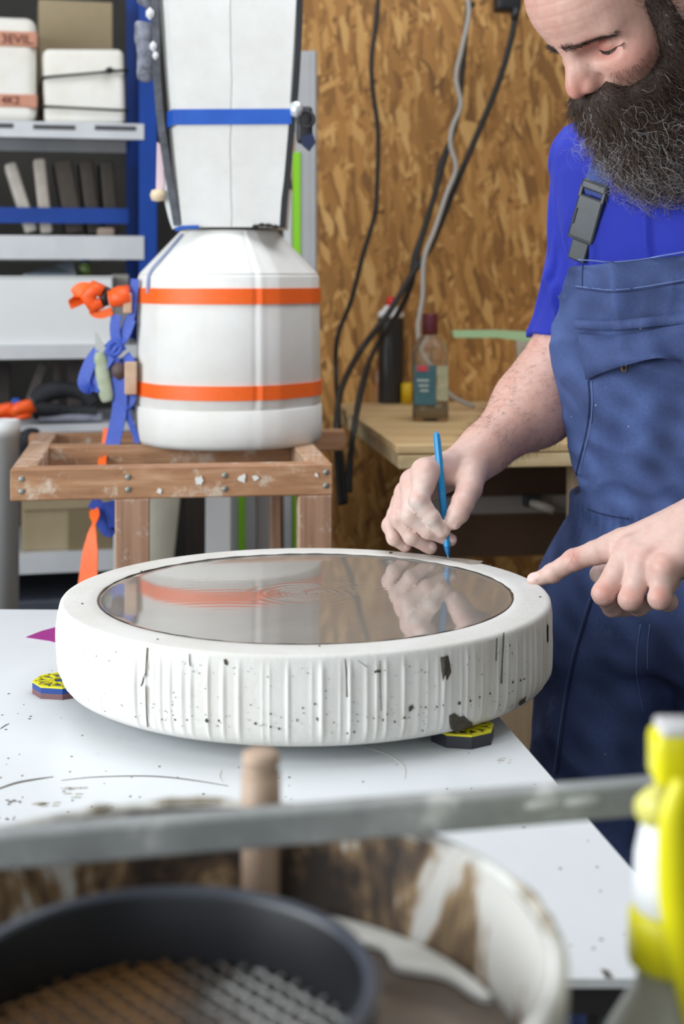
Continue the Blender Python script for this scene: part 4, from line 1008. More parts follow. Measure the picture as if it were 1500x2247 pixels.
for i in range(26):
    a = math.radians(84-i*2.6); r0_ = BKR-.016; r1_ = BKR-.020-.024*math.sin(PI*i/25)*(.7+.3*math.sin(i*.8))
    ca.append(Vector((BKC.x+r0_*math.cos(a), BKC.y+r0_*math.sin(a), ZCT+.001))); cb.append(Vector((BKC.x+r1_*math.cos(a), BKC.y+r1_*math.sin(a), ZCT+.001)))
obj('plaster_crust', B().prism(ca+cb[::-1], ZV*.003), PLASTER, bucket)
rm = B(); rr2 = random.Random(3)
for k_ in range(14):
    a0 = rr2.uniform(0, 2*PI); ln_ = rr2.uniform(.1, .35)
    pts = [Vector((BKC.x+(BKR-.002)*math.cos(a0+ln_*i/6), BKC.y+(BKR-.002)*math.sin(a0+ln_*i/6), ZBK-.001)) for i in range(7)]
    obj('rim_crust', B().tube(pts, [.001, .0025, .003, .0035, .003, .002, .001], 6), mat('crust_brown', (120, 104, 80), .7, (200, 194, 180), 60), bucket)
# straightedge across the bucket
ba, bb_ = P(-160, 1874, .279*FPX/(1874-606.)), P(1440, 1743, .279*FPX/(1743-606.))
bh = .0175
ba.z = bb_.z = ZBK+.0022+bh/2
tg = NT('bar_metal'); v = tg.coord((1, 1, 1)); n1 = tg.noise(26, 4, .6, v)
tg.set(tg.ramp(n1, [(.40, lin((146, 150, 150))), (.60, lin((166, 170, 170))), (.66, lin((206, 208, 206)))]), .45, .15); BARM = tg.m
ddir = (bb_-ba).normalized()
bar = thing('straightedge', (ba+bb_)/2-ZV*bh/2, 'long grey metal straightedge lying across the plaster bucket', 'straightedge')
obj('bar', B().beam(ba, bb_, .014, bh, bevel=.0015), BARM, bar)
sdv = ZV.cross(ddir)
for (px, py) in ((1160, 1764), (1250, 1745)):
    t_ = (px+160)/1600.0; c = ba+(bb_-ba)*t_
    obj('plaster_blob', B().lathe([(0, -.0022), (.005, -.0015), (.0062, 0), (.004, .0015), (0, .002)], c-sdv*(-.0065 if sdv.y < 0 else .0065)+ZV*.002, 12, axis=(ddir*1.9, ZV*.5, sdv)), mat('bar_splash', (196, 198, 196), .6), bar)
# dowel standing in the bucket
dc = Vector((PX(572, .791), .791, 0)); kd = .791/FPX; zd1 = PZ(1645, .791)
dw = thing('wooden_dowel', (dc.x, dc.y, ZCT), 'turned wooden stick standing in the bucket behind the straightedge', 'stick')
obj('shaft', B().lathe([(0, ZCT-.0), (.0105, ZCT), (.0108, zd1-.030), (.0106, zd1-.012)], (dc.x, dc.y, 0), 28), DOWEL_W, dw)
obj('grip_end', B().lathe([(.0106, zd1-.012), (.0092, zd1-.0105), (.0092, zd1-.009), (.0104, zd1-.007), (.0100, zd1-.002), (.0075, zd1-.0004), (0, zd1)], (dc.x, dc.y, 0), 28), DOWEL_W, dw)
# black sieve inside the bucket
SC = Vector((-.078, .6245, 0)); SR = .0935; ZSV = CAMZ-.300; ZM = CAMZ-.336
SIEVE = mat('sieve_black', (17, 18, 22), .4, (24, 26, 32), 16)
sv = thing('mesh_sieve', (SC.x, SC.y, ZCT), 'round black sieve with wire mesh lying in the plaster bucket', 'sieve')
obj('ring', B().lathe([(SR*.93, ZCT+.002), (SR*.99, ZCT+.003), (SR*1.0, ZSV-.004), (SR*.985, ZSV), (SR*.955, ZSV), (SR*.94, ZSV-.004), (SR*.91, ZM), (SR*.90, ZCT+.003), (SR*.93, ZCT+.002)], (SC.x, SC.y, 0), 96, close=False), SIEVE, sv)
obj('rim', B().lathe([(SR*1.0, ZSV-.005), (SR*1.006, ZSV-.002), (SR*.99, ZSV+.0006), (SR*.95, ZSV+.0006), (SR*.936, ZSV-.002)], (SC.x, SC.y, 0), 96, close=False), mat('sieve_rim_highlight', (52, 57, 68), .35, (66, 71, 82), 18), sv)  # rim kept lighter and bluer: its highlight is put into the colour
mw = B(); sp_ = .0098; nL = int(SR*.92/sp_)
for d_, s2 in (((.75, .66), 1), ((-.66, .75), -1)):
    dv = Vector((d_[0], d_[1], 0)); pv = Vector((-d_[1], d_[0], 0))
    for i in range(-nL, nL+1):
        o_ = i*sp_; half = math.sqrt(max((SR*.915)**2-o_*o_, 0)); npt = max(int(half*2/sp_*2), 2)
        path = [SC+pv*o_+dv*(-half+2*half*j/npt)+ZV*(ZM+.0022+s2*.0007*(1 if (i+j) % 2 else -1)) for j in range(npt+1)]
        mw.tube(path, .0012, 5, caps=False)
tw = NT('rusty_mesh'); v = tw.coord(); gx = tw.node('ShaderNodeSeparateXYZ'); tw.link(v, gx.inputs[0])
n1 = tw.noise(20, 3, .6, v); f_ = tw.math('ADD', tw.math('MULTIPLY', gx.outputs[0], 11), tw.math('MULTIPLY', n1, .9))
tw.set(tw.ramp(f_, [(.25, lin((134, 94, 46))), (.5, lin((104, 78, 52))), (.62, lin((80, 72, 64))), (.85, lin((158, 158, 156)))]), .5)
obj('wire_mesh', mw, tw.m, sv)
obj('residue', B().lathe([(0, ZM-.003), (SR*.9, ZM-.003)], (SC.x, SC.y, 0), 64, close=False), mat('sieve_residue', (50, 42, 36), .6, (92, 80, 66), 30), sv)
# yellow and white trigger spray bottle
YB = .70; q = lambda px, py, d=YB: P(px, py, d)
YELB = mat('sprayer_yellow', (226, 218, 10), .35, (232, 224, 30), 10); WHB = mat('sprayer_white', (236, 238, 240), .35)
SMOKE = NT('bottle_smoke'); SMOKE.set(lin((196, 194, 178)), .25, 0, Transmission_Weight=.35, IOR=1.3)
bc = q(1478, 2100); zc = bc.z; kb = YB/FPX
sb = thing('spray_bottle', (bc.x, bc.y, ZST), 'yellow and white trigger spray bottle, blurred at the right edge', 'bottle')
obj('bottle', B().lathe([(0, 0), (.034, 0), (.036, .004), (.036, zc-ZST-.055), (.033, zc-ZST-.038), (.018, zc-ZST-.012), (.0165, zc-ZST)], (bc.x, bc.y, ZST), 48), SMOKE.m, sb)
obj('collar', B().lathe([(.0165, -.004), (.0215, -.002), (.0222, .002), (.0215, .021), (.019, .0235), (.012, .024)], bc, 40), YELB, sb)
obj('neck', B().lathe([(.018, .022), (.0195, .026), (.0185, .050), (.016, .062), (.013, .066)], bc, 32), WHB, sb)
hd = B(); z0_, z1_ = PZ(1716, YB), PZ(1600, YB)
hd.box(Vector((PX(1476, YB), YB, (z0_+z1_)/2)), (PX(1525, YB)-PX(1427, YB), .026, z1_-z0_), None, .005, 3)
obj('head', hd, YELB, sb)
obj('head_cap', B().box(Vector((PX(1482, YB), YB, z1_+.001)), (.018, .022, .006), None, .0025, 3), mat('cap_grey', (206, 206, 206), .4), sb)
obj('neck_link', B().box(Vector((bc.x, YB, (z0_+zc+.066)/2)), (.016, .018, abs(z0_-zc-.066)+.02), None, .003, 2), YELB, sb)
nz = q(1444, 1768, YB-.012)
obj('nozzle', B().tube([nz+Vector((.012, .012, .002)), nz, nz+Vector((-.006, -.006, 0))], [.0085, .0095, .008], 16), mat('nozzle_pale', (226, 222, 120), .35), sb)
tq = lambda px, py: q(px, py, YB-.035)
tr_ = spline([tq(1500, 1715), tq(1480, 1790), tq(1480, 1880), tq(1486, 1980), tq(1500, 2080), tq(1516, 2180), tq(1530, 2260)], 6)
obj('trigger', B().tube(tr_, [.0055+.003*math.sin(PI*i/(len(tr_)-1)) for i in range(len(tr_))], 14, flat=.8, ref=(1, 0, 0)), YELB, sb)
# ------------------------------------------------------------------ signed-distance modelling (used for the person)
F32 = np.float32
def A3(v): return np.array([v[0], v[1], v[2]], F32)
def nrm(p): return np.sqrt(np.einsum('ij,ij->i', p, p))
def rcone(p, a, b, ra, rb):
    ab = b-a; q_ = p-a; t_ = np.clip(q_@ab/max(float(ab@ab), 1e-9), 0, 1)
    return nrm(q_-t_[:, None]*ab)-(ra+(rb-ra)*t_)
def ell(p, c, r, rot=None):
    q_ = p-np.array(c, F32)
    if rot is not None: q_ = q_@rot
    r = np.array(r, F32); k0 = nrm(q_/r); k1 = nrm(q_/(r*r))
    return k0*(k0-1)/np.maximum(k1, 1e-6)
def smin(a, b, k):
    h_ = np.clip(.5+.5*(b-a)/k, 0, 1); return b+(a-b)*h_-k*h_*(1-h_)
def smax(a, b, k): return -smin(-a, -b, k)
def sdf_mesh(name, f, lo, hi, h, Bk=8, thr=1.9):
    """sparse surface nets"""
    lo = np.array(lo, F32); hi = np.array(hi, F32); bs_ = Bk*h
    nb = np.ceil((hi-lo)/bs_).astype(int)
    gx_, gy_, gz_ = np.meshgrid(*[np.arange(n_) for n_ in nb], indexing='ij')
    bi = np.stack([gx_.ravel(), gy_.ravel(), gz_.ravel()], 1)
    d = np.concatenate([f((lo+(c_+.5)*bs_).astype(F32)) for c_ in np.array_split(bi, max(1, len(bi)//200000))])
    bi = bi[np.abs(d) < bs_*.87*thr]
    k1 = np.arange(Bk+1); ox, oy, oz = np.meshgrid(k1, k1, k1, indexing='ij')
    off = np.stack([ox.ravel(), oy.ravel(), oz.ravel()], 1)
    Ng = nb*Bk+2
    VID, VCO, QUADS = [], [], []
    corner = [(i, j, k) for i in (0, 1) for j in (0, 1) for k in (0, 1)]
    edges = [(a, b) for a in range(8) for b in range(a+1, 8) if sum(abs(x-y) for x, y in zip(corner[a], corner[b])) == 1]
    for ch in np.array_split(bi, max(1, len(bi)//400)):
        g = ch[:, None, :]*Bk+off[None]
        val = f((lo+g.reshape(-1, 3)*h).astype(F32)).reshape(len(ch), Bk+1, Bk+1, Bk+1)
        ins = val < 0
        cs = [ins[:, i:i+Bk, j:j+Bk, k:k+Bk] for (i, j, k) in corner]
        s_ = sum(c_.astype(np.int8) for c_ in cs); mixed = (s_ > 0) & (s_ < 8)
        bidx, i, j, k = np.nonzero(mixed)
        if not len(bidx): continue
        cv = np.stack([val[bidx, i+a, j+b, k+c_] for (a, b, c_) in corner], 1)
        acc = np.zeros((len(bidx), 3), F32); cnt = np.zeros(len(bidx), F32)
        for (a, b) in edges:
            va, vb = cv[:, a], cv[:, b]; m = (va < 0) != (vb < 0)
            t_ = np.where(m, va/np.where(m, va-vb, 1), 0)
            pa, pb = np.array(corner[a], F32), np.array(corner[b], F32)
            acc += np.where(m[:, None], pa+t_[:, None]*(pb-pa), 0); cnt += m
        gi = np.stack([ch[bidx, 0]*Bk+i, ch[bidx, 1]*Bk+j, ch[bidx, 2]*Bk+k], 1)
        VID.append((gi[:, 0].astype(np.int64)*Ng[1]+gi[:, 1])*Ng[2]+gi[:, 2])
        VCO.append(lo+(gi+acc/cnt[:, None])*h)
        base = ins[:, :Bk, :Bk, :Bk]
        for ax in range(3):
            sl = [slice(0, Bk)]*3; sl[ax] = slice(1, Bk+1)
            oth = ins[(slice(None),)+tuple(sl)]
            bb, i2, j2, k2 = np.nonzero(base != oth)
            if not len(bb): continue
            flip = base[bb, i2, j2, k2]
            n0 = np.stack([ch[bb, 0]*Bk+i2, ch[bb, 1]*Bk+j2, ch[bb, 2]*Bk+k2], 1).astype(np.int64)
            u_, v_ = (ax+1) % 3, (ax+2) % 3
            qd = []
            for (du, dv) in ((0, 0), (-1, 0), (-1, -1), (0, -1)):
                n1_ = n0.copy(); n1_[:, u_] += du; n1_[:, v_] += dv
                qd.append((n1_[:, 0]*Ng[1]+n1_[:, 1])*Ng[2]+n1_[:, 2])
            qd = np.stack(qd, 1); qd[~flip] = qd[~flip][:, ::-1]
            QUADS.append(qd)
    vid = np.concatenate(VID); vco = np.concatenate(VCO); qd = np.concatenate(QUADS)
    vid, first = np.unique(vid, return_index=True); vco = vco[first]
    pos = np.searchsorted(vid, qd); pos = np.clip(pos, 0, len(vid)-1)
    ok = (vid[pos] == qd).all(1); pos = pos[ok]
    return mesh_np(name, vco, pos)
def vcol(me, name, cols):
    at = me.color_attributes.new(name, 'FLOAT_COLOR', 'POINT')
    c4 = np.ones((len(me.vertices), 4), F32); c4[:, :cols.shape[1]] = cols; at.data.foreach_set('color', c4.ravel())
def vco_of(me):
    co = np.empty(len(me.vertices)*3, F32); me.vertices.foreach_get('co', co); return co.reshape(-1, 3)
def gnoise(p, s, seed=0):
    """cheap smooth pseudo-noise from summed sines"""
    r = np.random.default_rng(seed); out = np.zeros(len(p), F32)
    for _ in range(7):
        k_ = r.normal(size=3); k_ = k_/np.linalg.norm(k_)*s*r.uniform(.6, 1.6); out += np.sin(p@k_.astype(F32)+F32(r.uniform(0, 6.28)))
    return out/7*1.6

def ridged(p, s, seed): return np.clip(1-np.abs(gnoise(p, s, seed))*1.9, 0, 1)**2

# ------------------------------------------------------------------ the person
BFd = np.array([-.60, -.80, 0], F32); BLt = np.array([.80, -.60, 0], F32)       # chest direction, his left
LZ = np.array([.40, .55, .70, .80, .87, .93, .985, 1.05, 1.12, 1.20, 1.28, 1.38, 1.45, 1.50, 1.54], F32)
LX = np.array([.47, .465, .46, .46, .46, .458, .458, .462, .466, .468, .472, .476, .480, .482, .484], F32)
LY = np.array([1.96, 1.96, 1.96, 1.96, 1.957, 1.952, 1.945, 1.935, 1.925, 1.910, 1.895, 1.880, 1.872, 1.868, 1.864], F32)
LA = np.array([.16, .17, .18, .182, .180, .160, .142, .146, .152, .160, .168, .178, .175, .140, .080], F32)
LB = np.array([.11, .115, .125, .13, .128, .120, .112, .114, .118, .120, .122, .118, .104, .085, .060], F32)
def body_ld(p):
    z = p[:, 2]; cx_, cy_ = np.interp(z, LZ, LX), np.interp(z, LZ, LY)
    dx_, dy_ = p[:, 0]-cx_, p[:, 1]-cy_
    return (dx_*BLt[0]+dy_*BLt[1]).astype(F32), (dx_*BFd[0]+dy_*BFd[1]).astype(F32), z
def loft(p, da=0.0, db=None, n=2.3):
    l, d, z = body_ld(p); a = np.interp(z, LZ, LA).astype(F32)+da; b = np.interp(z, LZ, LB).astype(F32)+(da if db is None else db)
    q_ = (np.abs(l/a)**n+np.abs(d/b)**n)**(1/n)
    return (q_-1)*np.minimum(a, b)*.95

SHR = A3(P(1305, 352, 1.975)); ELR = A3(P(1250, 822, 2.03)); UPR = A3(P(1270, 800, 2.03)); WRR = A3(P(1034, 1012, 1.872))
SHL = A3((.632, 1.762, 1.455)); ELL = A3((.665, 1.605, 1.165))
zr_ = lambda zx, zy, Y: A3(P(800+zx/4.6875, 900+zy/4.6875, Y))
zl_ = lambda zx, zy, Y: A3(P(1120+zx/3.947, 1040+zy/3.947, Y))
WRL = zl_(1800, 330, 1.60)
R_FING = {
 'index': [(zr_(620, 640, 1.822), .0165), (zr_(602, 770, 1.805), .0142), (zr_(556, 930, 1.790), .0124), (zr_(690, 1105, 1.786), .0098), (zr_(800, 1250, 1.791), .0084)],
 'middle': [(zr_(505, 745, 1.838), .0160), (zr_(485, 900, 1.815), .0140), (zr_(472, 1085, 1.800), .0122), (zr_(650, 1240, 1.797), .0098), (zr_(880, 1335, 1.806), .0082)],
 'ring': [(zr_(440, 860, 1.856), .0155), (zr_(395, 980, 1.835), .0130), (zr_(352, 1110, 1.815), .0116), (zr_(480, 1305, 1.808), .0096), (zr_(675, 1415, 1.816), .0084)],
 'little': [(zr_(400, 950, 1.872), .0140), (zr_(325, 1070, 1.852), .0115), (zr_(262, 1185, 1.835), .0102), (zr_(300, 1315, 1.826), .0088), (zr_(415, 1400, 1.832), .0076)],
 'thumb': [(zr_(1085, 640, 1.850), .0200), (zr_(1075, 800, 1.822), .0152), (zr_(1010, 950, 1.802), .0128), (zr_(960, 1060, 1.796), .0118), (zr_(905, 1140, 1.793), .0098)]}
L_FING = {
 'index': [(zl_(980, 615, 1.640), .0178), (zl_(740, 680, 1.642), .0136), (zl_(545, 745, 1.646), .0118), (zl_(360, 860, 1.648), .0104), (zl_(205, 925, 1.650), .0078)],
 'middle': [(zl_(1040, 690, 1.618), .0172), (zl_(920, 860, 1.605), .0140), (zl_(805, 1035, 1.600), .0126), (zl_(880, 1150, 1.625), .0108), (zl_(1010, 1165, 1.655), .0095)],
 'ring': [(zl_(1150, 770, 1.600), .0165), (zl_(1090, 930, 1.590), .0138), (zl_(1035, 1085, 1.583), .0124), (zl_(1105, 1140, 1.610), .0108), (zl_(1190, 1110, 1.638), .0095)],
 'little': [(zl_(1325, 845, 1.580), .0158), (zl_(1305, 970, 1.572), .0126), (zl_(1288, 1075, 1.566), .0118), (zl_(1360, 1105, 1.592), .0098), (zl_(1335, 1040, 1.615), .0086)],
 'thumb': [(zl_(1500, 520, 1.655), .0190), (zl_(1160, 690, 1.680), .0140), (zl_(950, 790, 1.684), .0122), (zl_(840, 840, 1.676), .0112), (zl_(762, 868, 1.668), .0095)]}
R_PALM = [(WRR, R_FING['index'][0][0], .0225, .0165), (WRR, R_FING['middle'][0][0], .0240, .0165), (WRR, R_FING['ring'][0][0], .0230, .0155), (WRR, R_FING['little'][0][0], .0210, .0145),
          (WRR, R_FING['thumb'][0][0], .0220, .0195), (R_FING['thumb'][1][0]+A3((0, .016, .006)), R_FING['index'][0][0]+A3((0, .008, 0)), .0090, .0110)]
L_PALM = [(WRL, L_FING['index'][0][0], .0280, .0172), (WRL, L_FING['middle'][0][0], .0270, .0172), (WRL, L_FING['ring'][0][0], .0260, .0168), (WRL, L_FING['little'][0][0], .0250, .0160),
          (WRL, zl_(1560, 740, 1.598), .0240, .0230), (WRL, L_FING['thumb'][0][0], .022, .019), (zl_(1100, 800, 1.640), zl_(1330, 900, 1.615), .016, .018)]
def nail(ch, s, up):
    """flattened bump on the back of a fingertip"""
    tip, rt = ch[-1]; prev = ch[-2][0]; d = tip-prev; d = d/np.linalg.norm(d)
    up = np.array(up, F32); up = up-d*(up@d); up = up/np.linalg.norm(up); sd_ = np.cross(d, up)
    rot = np.stack([d, sd_, up], 1).astype(F32)
    return (tip-d*.001+up*rt*.84, (.0072*s, .0056*s, .0024*s), rot)
R_NAILS = [nail(R_FING['index'], 1.0, (.55, -.6, .65)), nail(R_FING['thumb'], 1.25, (.75, -.5, -.1)), nail(R_FING['ring'], .95, (.2, -.8, .55)), nail(R_FING['little'], .85, (-.1, -.9, .5)), nail(R_FING['middle'], .95, (.6, -.7, .3))]
L_NAILS = [nail(L_FING['index'], 1.15, (.1, -.55, .85)), nail(L_FING['thumb'], 1.2, (-.3, -.8, .5))]
def hand_sdf(p, fing, palm, nails, wr, kpalm=.010):
    d = None
    for (a, b, ra, rb) in palm:
        e = rcone(p, a, b, ra, rb); d = e if d is None else smin(d, e, kpalm)
    fd = None
    for nm, ch in fing.items():
        c_ = None
        for i in range(len(ch)-1):
            e = rcone(p, ch[i][0], ch[i+1][0], ch[i][1], ch[i+1][1]); c_ = e if c_ is None else smin(c_, e, .0028)
        # knuckle swellings and flexion creases
        for i in (2, 3):
            c_ = smin(c_, nrm(p-ch[i][0])-ch[i][1]*1.04, .003)
        # root of each finger melts into the palm, the rest stays separate
        wroot = np.clip(1-nrm(p-ch[0][0])/.030, 0, 1)
        d = smin(d, c_+(1-wroot)*.004*0, .0065) if nm == 'thumb' else smin(d, rcone(p, ch[0][0], (ch[0][0]+ch[1][0])/2, ch[0][1], (ch[0][1]+ch[1][1])/2), .007)
        fd = c_ if fd is None else smin(fd, c_, .0012)
    d = smin(d, fd, .0045)
    for nm, ch in fing.items():                       # flexion folds over the joints
        for i in (2, 3):
            c_ = ch[i][0]; t_ = ch[i+1][0]-ch[i-1][0]; t_ = t_/np.linalg.norm(t_); s_ = (p-c_)@t_
            m = np.exp(-(s_/.0048)**2)*(nrm(p-c_) < ch[i][1]*1.5); d = d+m*.00040*np.sin(s_*1500+1)
    for (c_, r, rot) in nails: d = smin(d, ell(p, c_, r, rot), .0006)
    return d
# tendons on the pointing hand
L_TEND = [(WRL+A3((0, -.012, .020)), L_FING[k_][0][0]+A3((.0, -.008, .012)), .0035, .0045) for k_ in ('index', 'middle', 'ring')]
def f_handR(p):
    d = hand_sdf(p, R_FING, R_PALM, R_NAILS, WRR)
    return d+gnoise(p, 520, 3)*.00025
def f_handL(p):
    d = hand_sdf(p, L_FING, L_PALM, L_NAILS, WRL)
    for (a, b, ra, rb) in L_TEND: d = smin(d, rcone(p, a, b, ra, rb), .008)
    for k_, s in (('middle', .0030), ('ring', .0026), ('little', .0030)):
        d = smin(d, nrm(p-(L_FING[k_][0][0]+A3((-.002, -.008, .006))))-.0125, .010)
    # skin folds over the index knuckle
    c_, t_ = L_FING['index'][2][0], L_FING['index'][2][0]-L_FING['index'][1][0]; t_ = t_/np.linalg.norm(t_)
    s_ = (p-c_)@t_; m = np.exp(-(s_/.009)**2)*(nrm(p-c_) < .03)
    return d+m*.00045*np.sin(s_*2100)+gnoise(p, 520, 4)*.00022

# head frame fitted to the photograph
HPS, HP, HRO, HSC = math.radians(70), math.radians(40), math.radians(-6.5), 1.06
F0 = np.array([-math.sin(HPS), -math.cos(HPS), 0]); Lf = np.array([math.cos(HPS), -math.sin(HPS), 0]); Zv = np.array([0, 0, 1.])
Fh = math.cos(HP)*F0-math.sin(HP)*Zv; Uh = math.sin(HP)*F0+math.cos(HP)*Zv
hx = math.cos(HRO)*Lf+math.sin(HRO)*Uh; hz = -math.sin(HRO)*Lf+math.cos(HRO)*Uh
HM = np.stack([hx, Fh, hz], 1).astype(F32)            # columns = local axes in the world
HO = np.array([.3395, 1.74, 1.6326], F32)
def to_head(p): return ((p-HO)@HM)/F32(HSC)
def from_head(q_): return (np.asarray(q_, F32)*F32(HSC))@HM.T+HO
NECK0 = from_head(np.array([0, -.02, -.075])); NECK1 = A3((.482, 1.872, 1.50))
def head_local(q_):
    ax_ = q_.copy(); ax_[:, 0] = np.abs(ax_[:, 0])      # mirrored half
    d = ell(q_, (0, -.008, .035), (.077, .098, .086))
    d = smin(d, ell(q_, (0, .038, .046), (.066, .061, .060)), .03)
    d = smin(d, ell(q_, (0, .030, -.035), (.060, .060, .082)), .03)
    d = smin(d, rcone(ax_, A3((0, .0825, .014)), A3((.048, .060, .013)), .0130, .0105), .016)       # brow
    d = smin(d, ell(ax_, (.044, .052, -.027), (.026, .026, .022)), .020)                            # cheekbone
    d = smax(d, -ell(ax_, (.0385, .087, -.004), (.0255, .0245, .0125)), .010)                        # eye socket
    d = smin(d, ell(ax_, (.0350, .0575, -.005), (.0190, .0175, .0128)), .0030)                      # closed lid over the eye
    d = smax(d, -ell(ax_, (.0360, .0735, .0045), (.0200, .0060, .0013)), .0025)                      # lid crease
    d = smin(d, rcone(q_, A3((0, .0860, .006)), A3((0, .1085, -.026)), .0074, .0086), .010)         # bridge
    d = smin(d, ell(q_, (0, .1085, -.0350), (.0095, .0120, .0102)), .008)                           # tip
    d = smin(d, ell(ax_, (.0080, .0930, -.0250), (.0080, .0110, .0150)), .010)
    d = smin(d, ell(ax_, (.0118, .0955, -.0385), (.0066, .0120, .0078)), .008)                      # wings
    d = smax(d, -ell(ax_, (.0215, .0905, -.0385), (.0030, .0085, .0090)), .004)                     # crease behind the wing
    d = smax(d, -ell(ax_, (.0065, .0990, -.0495), (.0038, .0065, .0030)), .003)                     # nostril
    d = smin(d, ell(q_, (0, .075, -.072), (.030, .024, .024)), .015)
    d = smin(d, ell(q_, (0, .068, -.106), (.027, .024, .022)), .018)
    d = smin(d, rcone(ax_, A3((.052, .0, -.072)), A3((.020, .062, -.104)), .019, .018), .025)
    e = ell(ax_, (.079, -.014, -.012), (.007, .019, .032))
    e = smax(e, -ell(ax_, (.087, -.010, -.010), (.006, .011, .020)), .004)
    d = smin(d, e, .005)
    fw = np.exp(-((q_[:, 2]-.062)/.03)**2)*(q_[:, 1] > .03)                                         # forehead lines
    d = d+fw*.0006*np.exp(-(np.sin(q_[:, 2]*230+12*q_[:, 0]**2*30)/.35)**2)
    return d
def f_head(p):
    d = head_local(to_head(p))*F32(HSC)
    return smin(d, rcone(p, NECK0, NECK1, .062, .072), .03)+gnoise(p, 700, 9)*.00018
def f_arms(p):
    d = smax(loft(p, -.014), (1.0-p[:, 2]).astype(F32), .01)
    mR = (ELR*.62+WRR*.38)
    up = smin(rcone(p, SHR, UPR, .050, .050), rcone(p, ELR, mR, .056, .0515), .03)
    wr1 = ELR*.12+WRR*.88
    up = smin(up, rcone(p, mR, wr1, .0510, .0305), .03); up = smin(up, rcone(p, wr1, WRR, .0300, .0265), .02)
    d = smin(d, up, .03)
    d = smin(d, rcone(p, A3(P(1262, 730, 2.02)), A3(P(1222, 822, 2.0)), .045, .052), .03)
    mL = (ELL*.65+WRL*.35)
    up = smin(rcone(p, SHL, ELL, .058, .046), rcone(p, ELL, mL, .046, .046), .03); up = smin(up, rcone(p, mL, WRL, .046, .0290), .03)
    d = smin(d, up, .03)
    return smin(d, rcone(p, A3((.482, 1.872, 1.46)), NECK1, .075, .066), .04)
def bb(pts, m): a = np.array(pts); return a.min(0)-m, a.max(0)+m
GR = [(f_head, *bb([HO+.0, HO+.0], .20), .02),
      (f_handR, *bb([c_[0] for ch in R_FING.values() for c_ in ch]+[WRR], .05), .012),
      (f_handL, *bb([c_[0] for ch in L_FING.values() for c_ in ch]+[WRL], .05), .014)]
def f_body(p):
    d = f_arms(p)
    for (f, lo, hi, k_) in GR:
        m = ((p > lo) & (p < hi)).all(1)
        if m.any(): d[m] = smin(d[m], f(p[m]), k_)
    return d
person = thing('person', (.46, 1.95, 0), 'bearded person in blue shirt and dungarees marking the round mold', 'person')
body_me = sdf_mesh('body', f_body, (.03, 1.48, .88), (.78, 2.16, 1.84), .0019)
co = vco_of(body_me)
# skin tone: redder nose, cheeks, knuckles; clay dust on the writing hand; lips of nails
colr = np.zeros((len(co), 3), F32)
base = np.array(lin((208, 172, 160))[:3], F32); red = np.array(lin((200, 122, 110))[:3], F32); dust = np.array(lin((216, 208, 202))[:3], F32)
nailc = np.array(lin((232, 204, 198))[:3], F32)
colr[:] = base
hnd = np.zeros(len(co), F32)
for (f_, lo_, hi_, k_) in GR[1:]:
    m = ((co > lo_) & (co < hi_)).all(1); hnd[m] = np.clip(1-f_(co[m])/.012, 0, 1)
colr = (colr+(np.array(lin((214, 190, 182))[:3], F32)-colr)*(hnd*.7)[:, None]).astype(F32)
qh = to_head(co)
wr_ = np.zeros(len(co), F32)
for (c_, s, w_) in (((0, .110, -.036), .020, .75), ((.05, .06, -.03), .028, .55), ((-.05, .06, -.03), .028, .55), ((.036, .074, -.004), .020, .50), ((-.036, .074, -.004), .020, .50), ((0, .03, .10), .06, .3)):
    wr_ = np.maximum(wr_, w_*np.exp(-(nrm(qh-np.array(c_, F32))/s)**2))
for (k_, i_) in (('middle', 0), ('ring', 0), ('little', 0), ('index', 2), ('middle', 2), ('ring', 2), ('little', 2)):
    wr_ = np.maximum(wr_, (.85 if i_ == 0 else .5)*np.exp(-(nrm(co-(L_FING[k_][i_][0]+A3((-.002, -.010, .006))))/.011)**2))
for k_ in R_FING: wr_ = np.maximum(wr_, .35*np.exp(-(nrm(co-R_FING[k_][2][0])/.012)**2))
wr_ = np.clip(wr_+.12*gnoise(co, 160, 5)+.10*gnoise(co, 60, 6), 0, 1)
colr = colr*(1-wr_[:, None])+red*wr_[:, None]
dd = np.zeros(len(co), F32)
for (pt_, s, w_) in ((zr_(560, 980, 1.775), .030, .9), (zr_(680, 1130, 1.775), .026, .8), (zr_(480, 1080, 1.785), .026, .8), (zr_(600, 1250, 1.79), .028, .55), (zr_(520, 800, 1.79), .020, .6), (zr_(300, 1250, 1.82), .03, .4)):
    dd = np.maximum(dd, w_*np.exp(-(nrm(co-pt_)/s)**2))
dd = np.clip(dd*(.75+.6*gnoise(co, 260, 8)), 0, 1)
dd = np.maximum(dd, .8*np.exp(-(nrm(co-L_FING['thumb'][-1][0])/.014)**2))
colr = colr*(1-dd[:, None])+dust*dd[:, None]
for (c_, r, rot) in R_NAILS+L_NAILS:
    m = ell(co, c_, r, rot) < .0004; colr[m] = nailc
vcol(body_me, 'tone', colr)
sk = NT('skin'); va_ = sk.node('ShaderNodeVertexColor', layer_name='tone'); v = sk.coord()
n1 = sk.noise(90, 5, .65, v); n2 = sk.noise(900, 3, .6, v)
c_ = sk.mix(.5, va_.outputs['Color'], sk.ramp(n1, [(.3, lin((196, 150, 134))), (.7, lin((232, 204, 192)))]), 'SOFT_LIGHT')
sk.set(c_, .48, 0, Subsurface_Weight=.06, Subsurface_Scale=.008)
sk.b.inputs['Subsurface Radius'].default_value = (1.0, .5, .4)
sk.bump(n2, .22, .0006)
obj('body', body_me, sk.m, person)

